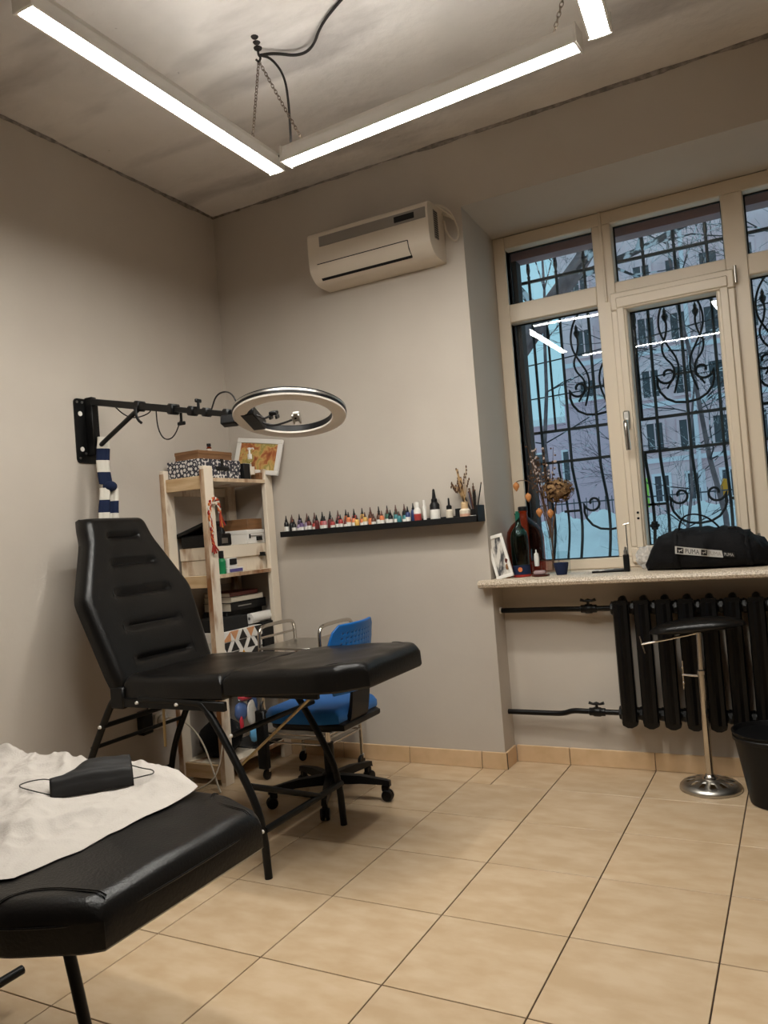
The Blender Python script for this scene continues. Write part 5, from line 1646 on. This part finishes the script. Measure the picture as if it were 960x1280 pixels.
def saddle(a, th):
    d = Vector((math.sin(th) * math.cos(a), math.sin(th) * math.sin(a), math.cos(th)))
    x_ = .092 * math.copysign(abs(d.x) ** .8, d.x); y_ = .205 * math.copysign(abs(d.y) ** .85, d.y)
    z_ = .040 * math.copysign(abs(d.z) ** .8, d.z)
    if d.z < 0: z_ *= .55
    z_ -= .010 * (y_ / .2) ** 2 * (1 if d.z > 0 else .2)
    return Vector((x_, y_, -z_))
mb2 = blob(lambda a, th: sm2 @ Vector((saddle(a, th).x, saddle(a, th).y, saddle(a, th).z * 1.0 - .022)), 36, 20)
part(mb2, 'padded_rest', M['leather'], st)
part(MB().lathe([(.016, 0), (.030, .006), (.030, .010)], (bx + .004, by, .700), 14), 'mount_plate', M['chrome'], st)
lv = MB().tube([(bx, by - .005, .700), (bx - .12, by - .02, .676), (2.372, by - .025, .652)], .006, 8)
part(lv, 'lever', M['chrome'], st)
part(MB().tube([(2.366, by - .025, .690), (2.374, by - .025, .652), (2.384, by - .025, .610)], [.0035, .005, .0035], 8), 'lever_end', M['chrome'], st)

# ================================================================== BIN
bn = thing('waste_bin', 'plain black plastic waste bin at the right edge beside the stand', 'bin', (2.895, -.165, 0))
part(MB().lathe([(.001, .004), (.104, .004), (.107, 0), (.113, .004), (.160, .295), (.166, .300), (.166, .306), (.158, .307), (.153, .298), (.106, .012), (.001, .010)], (2.895, -.165, 0), 40), 'bucket', M['blackplastic'], bn)
part(MB().lathe([(.158, .270), (.163, .272), (.164, .286), (.160, .29)], (2.895, -.165, 0), 40), 'collar', M['blackplastic'], bn)

# ================================================================== ON THE SILL
ZS = .9755
# amber demijohn
bottle('amber_demijohn', 'big amber glass demijohn with black stopper at the left of the sill', 'bottle', (1.742, .285, ZS),
       [(.001, .006), (.088, .004), (.098, .012), (.101, .05), (.101, .195), (.094, .235), (.070, .270), (.036, .298), (.024, .312), (.022, .332), (.026, .336), (.026, .344), (.018, .344)], M['amber'],
       [(.020, .344), (.026, .346), (.026, .365), (.020, .368), (.0005, .368)], M['black'], seg=40)
# green bottle
gb = bottle('green_bottle', 'dark green glass bottle with rounded shoulders in front of the amber demijohn', 'bottle', (1.766, .110, ZS),
            [(.001, .010), (.040, .008), (.044, .014), (.047, .17), (.046, .205), (.040, .232), (.028, .252), (.016, .268), (.013, .30), (.013, .322), (.015, .324), (.015, .332), (.008, .332)], M['greenglass'],
            [(.0095, .332), (.0095, .342), (.0005, .343)], M['greenglass'], seg=28)
part(MB().lathe([(.0455, .014), (.0455, .060)], (1.766, .110, ZS), 28), 'navy_label', M['navy'], gb, label='navy label band near the foot')
part(MB().lathe([(.043, 0), (.046, .003), (.046, .012), (.042, .014)], (1.766, .110, ZS), 28), 'red_foot', M['redcord'], gb, label='red rim at the foot')
mb = MB().lathe([(.010, 0), (.012, .002), (.0005, .003)], (0, 0, 0), 14, 'y')
mb2 = MB(); mb2.X = Matrix.Translation((1.766 + .008, .110 - .0465, ZS + .040)) @ Matrix.Rotation(PI, 4, 'Z')
mb2.add(mb.v, mb.f)
part(mb2, 'badge', M['ink_orange'], gb, label='round orange emblem')
# white frame leaning on the reveal
wf = thing('small_picture_frame', 'narrow white picture frame leaning against the window reveal', 'picture', (1.69, .05, ZS))
wm = Matrix.Translation((1.702, .032, ZS + .003)) @ Matrix.Rotation(R(8), 4, 'Z') @ Matrix.Rotation(R(-13), 4, 'Y') @ Matrix.Rotation(R(-6), 4, 'X')
for a in ((-.046, .046, 0, .018), (-.046, .046, .212, .23), (-.046, -.030, .018, .212), (.030, .046, .018, .212)):
    mb = MB(); mb.X = wm; mb.box(a[0], a[1], -.007, .007, a[2], a[3], .002); part(mb, 'frame_side', M['white'], wf)
M['dim_art'] = mat('grey_figure_print', (.05, .05, .055), .6, col2=(.62, .58, .52), scale=16, stretch=(2.6, 1, .8), lo=.42, hi=.56)
mb = MB(); mb.X = wm; mb.box(-.031, .031, -.002, .003, .017, .213); part(mb, 'print', M['dim_art'], wf)
mb = MB(); mb.X = wm; mb.box(-.044, .044, .003, .007, .002, .228); part(mb, 'backing', M['black'], wf)
# little things
bottle('wood_figurine', 'small dark brown turned wooden figure between the white frame and green bottle', 'figurine', (1.712, .045, ZS), [(.011, 0), (.012, .004), (.007, .020), (.009, .040), (.012, .055), (.010, .070), (.005, .078)], M['brownwood'], [(.005, .076), (.011, .086), (.011, .098), (.006, .108), (.0005, .110)], M['darkred'])
pb = thing('clear_dispenser', 'square clear dispenser with white pump in front of the amber demijohn', 'bottle', (1.842, .135, ZS))
part(MB().box(1.842 - .024, 1.842 + .024, .135 - .018, .135 + .018, ZS, ZS + .145, .006), 'glass', M['clear'], pb)
part(MB().lathe([(.012, .05), (.014, .09), (.011, .115), (.004, .120), (.004, .135), (.0005, .136)], (1.842, .135, ZS), 14), 'pump', M['white'], pb)
M['mauve'] = mat('mauve_soap', (.36, .25, .25), .5)
sd_ = thing('soap_dish', 'mauve soap block on a flat dark dish before the glass vase', 'dish', (1.868, .085, ZS))
part(MB().lathe([(.034, 0), (.045, .003), (.047, .008), (.040, .006), (.001, .005)], (1.872, .085, ZS), 24), 'dish', M['darkred'], sd_)
part(MB().box(1.838, 1.898, .068, .102, ZS + .007, ZS + .030, .007), 'soap', M['mauve'], sd_)
# vase and bouquet
vs_o = bottle('glass_vase', 'tall clear glass vase holding dried flowers on the sill', 'vase', (1.897, .25, ZS), [(.001, .008), (.032, .006), (.034, 0), (.035, .004), (.034, .10), (.030, .16), (.036, .225), (.034, .225), (.028, .16), (.031, .10), (.031, .012), (.001, .010)], M['clear'], seg=24)
hy = thing('dried_hydrangea', 'round brown dried hydrangea head with physalis lanterns standing in the glass vase', 'dried flowers', (1.897, .25, ZS + .02))
HC = Vector((1.952, .245, 1.412))
part(MB().tube(chaikin([(1.892, .25, ZS + .02), (1.905, .25, ZS + .22), (1.935, .247, 1.33), HC], 3), .004, 6), 'stem', M['drybrown'], hy)
rnd = random.Random(9)
M['petal'] = mat('dry_petal', (.10, .045, .015), .85, col2=(.30, .18, .08), scale=45)
pt = MB()
for k in range(330):
    d = Vector((rnd.gauss(0, 1), rnd.gauss(0, 1), rnd.gauss(0, 1))).normalized()
    c = HC + Vector((d.x * .086, d.y * .074, d.z * .064)) * rnd.uniform(.78, 1.02)
    e1 = d.cross(Vector((rnd.uniform(-1, 1), rnd.uniform(-1, 1), rnd.uniform(-1, 1)))).normalized(); e2 = d.cross(e1)
    s1 = rnd.uniform(.009, .015)
    pt.add([c - e1 * s1, c + e2 * s1 * .8 + d * .004, c + e1 * s1, c - e2 * s1 * .8 + d * .004, c + d * .003], [(0, 1, 4), (1, 2, 4), (2, 3, 4), (3, 0, 4)])
part(pt, 'petals', M['petal'], hy, sharp=None, kind='stuff')
part(MB().ball(HC, .060, 14, 10, (1.1, 1, .8)), 'flower_core', M['drybrown'], hy)
M['lantern'] = mat('physalis_orange', (.50, .20, .06), .6)
for (x, y, z, sx_) in ((1.727, .25, 1.452, 1.0), (1.789, .25, 1.388, 1.1), (1.843, .25, 1.302, .95), (1.905, .24, 1.292, 1.1)):
    lt = MB().lathe([(.001, -.026), (.010, -.016), (.019, 0), (.018, .012), (.008, .022), (.001, .025)], (x, y, z), 10, 'z', .95, .75)
    part(lt, 'physalis', M['lantern'], hy)
for pts in ([(1.895, .25, ZS + .03), (1.90, .25, 1.20), (1.87, .25, 1.40), (1.80, .25, 1.478), (1.745, .25, 1.485), (1.727, .25, 1.475)], [(1.80, .25, 1.476), (1.795, .25, 1.44), (1.789, .25, 1.41)], [(1.895, .25, ZS + .03), (1.885, .25, 1.20), (1.855, .25, 1.34), (1.843, .25, 1.325)], [(1.899, .25, ZS + .03), (1.90, .245, 1.20), (1.903, .24, 1.316)]):
    part(MB().tube(chaikin(pts, 3), .0022, 5), 'stem', M['drybrown'], hy)
gy_ = thing('dried_sprays', 'airy sprays of dried seed pods rising above the dried hydrangea', 'dried flowers', (1.897, .25, ZS + .02))
M['podpale'] = mat('pale_pod', (.48, .38, .34), .9)
for k in range(22):
    top = Vector((1.885 + rnd.uniform(-.085, .07), .25 + rnd.uniform(-.04, .04), rnd.uniform(1.50, 1.68)))
    mid = Vector((1.893 + (top.x - 1.893) * .3, .25, 1.30))
    p = chaikin([(1.897, .25, ZS + .02), (1.896, .25, ZS + .2), mid, top], 2)
    o = part(MB().tube(p, .0013, 4), 'stem', M['drybrown'], gy_)
    pd = MB()
    for q in range(5):
        c = mid.lerp(top, .55 + .11 * q) + Vector((rnd.uniform(-.018, .018), rnd.uniform(-.012, .012), rnd.uniform(-.01, .01)))
        pd.ball(c, rnd.uniform(.0045, .0075), 6, 4)
    part(pd, 'pods', M['podpale'] if k % 2 else M['drybrown'], o, kind='stuff')
# navy cup and clear glass
bottle('navy_cup', 'glossy navy ceramic cup on the sill', 'cup', (1.968, .135, ZS), [(.001, .004), (.024, .003), (.025, 0), (.027, .004), (.037, .048), (.038, .060), (.036, .062), (.033, .055), (.024, .010), (.001, .009)], M['navy'], seg=24)
bottle('clear_tumbler', 'clear glass tumbler with looped rim behind the navy cup', 'glass', (1.958, .235, ZS), [(.001, .006), (.026, .004), (.028, 0), (.031, .004), (.034, .115), (.032, .115), (.028, .010), (.001, .010)], M['clear'], seg=22)
# folder, papers, lighter
fo = thing('black_notebook', 'thin black notebook with white paper strips lying on the sill', 'notebook', (2.19, .20, ZS))
mb = MB(); mb.X = Matrix.Translation((2.20, .20, ZS)) @ Matrix.Rotation(R(6), 4, 'Z'); mb.box(-.085, .085, -.06, .06, 0, .010, .002)
part(mb, 'cover', M['black'], fo)
for k, (dx, an) in enumerate(((-.045, 40), (-.01, 62), (-.07, 20))):
    mb = MB(); mb.X = Matrix.Translation((2.20 + dx, .15, ZS + .0105 + .001 * k)) @ Matrix.Rotation(R(an), 4, 'Z'); mb.box(-.05, .05, -.007, .007, 0, .001)
    part(mb, 'paper_strip', M['white'], fo)
vp = thing('black_vape', 'slim black metal vaporiser standing by the mullion with a thin rod above', 'vaporiser', (2.292, .150, ZS))
part(MB().box(2.292 - .014, 2.292 + .014, .150 - .012, .150 + .012, ZS, ZS + .085, .004), 'case', M['blackplastic'], vp)
part(MB().lathe([(.010, .085), (.010, .105), (.006, .108), (.006, .122), (.0005, .123)], (2.292, .150, ZS), 12), 'mouthpiece', M['steel'], vp)
part(MB().cyl((2.300, .165, ZS), (2.300, .165, ZS + .235), .0028, seg=8), 'rod', M['chrome'], vp)
part(MB().cyl((2.288, .165, ZS + .232), (2.318, .165, ZS + .238), .0035, seg=8), 'rod_head', M['chrome'], vp)
# crinkled clear bag
def cr(a, th):
    d = Vector((math.sin(th) * math.cos(a), math.sin(th) * math.sin(a), -math.cos(th)))
    k = 1 + .30 * noise.noise(d * 3.1) + .15 * noise.noise(d * 7)
    p = Vector((2.372 + .052 * d.x * k, .27 + .04 * d.y * k, ZS + .055 + .058 * d.z * k)); p.z = max(p.z, ZS + .0008)
    return p
single(blob(cr, 30, 20), 'crinkled_bag', M['milkfilm'], 'crumpled clear plastic bag between the vaporiser and the black duffel', 'bag', sharp=12)

# ================================================================== DUFFEL BAG
dg = thing('duffel_bag', 'black sports duffel bag with a white lettered strip lying on the sill', 'bag', (2.66, .15, ZS))
BX0, BX1 = 2.395, 2.955
def env(u):
    hts = [(0, .05), (.02, .085), (.055, .115), (.09, .150), (.15, .178), (.26, .190), (.40, .195), (.55, .178), (.70, .178), (.82, .168), (.90, .125), (.97, .080), (1, .04)]
    for (a, x), (b, y) in zip(hts, hts[1:]):
        if u <= b: return x + (y - x) * (u - a) / (b - a)
    return .02
def bag_pt(u, a):
    h = (env(u - .015) + env(u) + env(min(u + .015, 1))) / 3 if .015 < u < .985 else env(u)
    dp = .125 * (math.sin(PI * min(max(u, .02), .98)) ** .35)
    c, s_ = math.cos(a), math.sin(a)
    y = .165 + dp * math.copysign(abs(c) ** .75, c)
    z = h / 2 + h / 2 * math.copysign(abs(s_) ** .7, s_)
    x = BX0 + (BX1 - BX0) * u
    w_ = .016 * wob((x, y, z), 9, 1) + .008 * wob((x, y, z), 24, 4)
    sag = .010 * math.sin(u * 21) * max(0, s_)
    return Vector((x + w_, y + w_ * c * 1.6, ZS + max(z + (w_ + sag * .4) * max(s_, 0) * 1.5, .0008)))
V = []; F = []
nu_, na = 56, 32
for i in range(nu_ + 1):
    for k in range(na): V.append(bag_pt(i / nu_, 2 * PI * k / na))
for i in range(nu_):
    for k in range(na):
        k2 = (k + 1) % na
        F.append((i * na + k, i * na + k2, (i + 1) * na + k2, (i + 1) * na + k))
F.append(tuple(range(na))); F.append(tuple(nu_ * na + k for k in range(na)))
part(MB().add(V, F), 'bag_body', M['bagcloth'], dg, sharp=None)
for u in (.26, .80):
    st2 = [bag_pt(u, R(a)) + (bag_pt(u, R(a)) - Vector((BX0 + (BX1 - BX0) * u, .165, ZS + .08))).normalized() * .003 for a in range(255, 60, -12)]
    mb = MB()
    V = []
    for p in st2: V += [p + Vector((-.014, 0, 0)), p + Vector((.014, 0, 0))]
    o = part(mb.add(V, [(2 * i, 2 * i + 1, 2 * i + 3, 2 * i + 2) for i in range(len(st2) - 1)]), 'strap', M['bagcloth'], dg, sharp=None)
    md = o.modifiers.new('thickness', 'SOLIDIFY'); md.thickness = .003
hp = chaikin([(2.545, .13, ZS + .150), (2.560, .125, ZS + .235), (2.60, .125, ZS + .262), (2.665, .125, ZS + .252), (2.72, .13, ZS + .205), (2.75, .135, ZS + .150)], 3)
V = []
for p in hp: V += [p + Vector((0, -.014, 0)), p + Vector((0, .014, 0))]
o = part(MB().add(V, [(2 * i, 2 * i + 1, 2 * i + 3, 2 * i + 2) for i in range(len(hp) - 1)]), 'handle', M['bagcloth'], dg, sharp=None)
md = o.modifiers.new('thickness', 'SOLIDIFY'); md.thickness = .007; md.offset = 0
part(MB().box(2.765, 2.805, .10, .15, ZS + .165, ZS + .190, .006), 'buckle', M['blackplastic'], dg)
zp = MB().tube([bag_pt(.14 + .7 * i / 20, R(62)) + Vector((0, 0, .002)) for i in range(21)], .0022, 5)
part(zp, 'zip', M['blackplastic'], dg)
# white lettered strip, bowed over the front
def strip_pt(s_, t, off=.002):
    """s along 0..1, t across -1..1"""
    u = .255 + .46 * s_
    z = ZS + .098 - .038 * s_ + .018 * t * (1 - .15 * s_)
    # find the bag surface at this height
    best = min((abs(bag_pt(u, R(a)).z - z), a) for a in range(180, 268, 4))[1]
    p = bag_pt(u, R(best))
    return Vector((p.x, p.y - off - .004, z))
cache = {}
def sp(s_, t, off):
    # smooth strip plane: sample few points and interpolate
    k = round(s_ * 12)
    i = min(int(s_ * 12), 11); f = s_ * 12 - i
    for q in (i, i + 1):
        if q not in cache: cache[q] = (strip_pt(q / 12, -1, 0), strip_pt(q / 12, 1, 0))
    a = cache[i][0].lerp(cache[i + 1][0], f); b = cache[i][1].lerp(cache[i + 1][1], f)
    return a.lerp(b, (t + 1) / 2) + Vector((0, -off, 0))
def strip_patch(s0, s1, t0, t1, off, m_, name, n=10, lab=None):
    mb = MB().grid(lambda u, v: sp(s0 + (s1 - s0) * u, t0 + (t1 - t0) * v, off), n, 2)
    return part(mb, name, m_, dg, sharp=None, label=lab)
M['logo'] = mat('reflective_white_print', (.48, .46, .43), .5)
strip_patch(0, .80, -1, 1, .002, M['logo'], 'white_strip', 24, 'white strip with black lettering')
strip_patch(.03, .15, -.75, .75, .0028, M['black'], 'black_square', 4)
strip_patch(.43, .55, -.75, .75, .0028, M['black'], 'black_square', 4)
strip_patch(.80, .98, -.80, .80, .002, M['black'], 'black_square', 6)
def strip_text(body, s0, s1, off, m_, hh=1.5):
    cu = MB().text(body, 1.0, Matrix(), 0.0)
    xs_ = [p.x for p in cu.v]; ys_ = [p.y for p in cu.v]
    x0_, x1_, y0_, y1_ = min(xs_), max(xs_), min(ys_), max(ys_)
    vv = [sp(s0 + (s1 - s0) * (p.x - x0_) / (x1_ - x0_), (-1 + 2 * (p.y - y0_) / (y1_ - y0_)) * hh / 2, off) for p in cu.v]
    return part(MB().add(vv, cu.f), 'lettering', m_, dg, sharp=None)
strip_text('PUMA', .18, .40, .0032, M['black'], 1.25)
strip_text('PUMA', .58, .78, .0032, M['acgrey'], 1.15)
strip_text('PUMA', .83, .96, .0032, M['logo'], .9)
cat = [(.0, .55), (.10, .62), (.22, .50), (.42, .62), (.62, .60), (.80, .82), (1.0, .98), (.93, .74), (.84, .60), (.86, .40), (.96, .30), (.80, .30), (.72, .46), (.50, .42), (.36, .30), (.28, .06), (.16, .0), (.24, .14), (.22, .32), (.12, .48)]
for s0 in (.045, .445):
    vv = [sp(s0 + .09 * x, -.62 + 1.24 * y, .0034) for x, y in cat]
    part(MB().add(vv, [tuple(range(len(vv)))]), 'leaping_cat', M['logo'], dg, sharp=None)
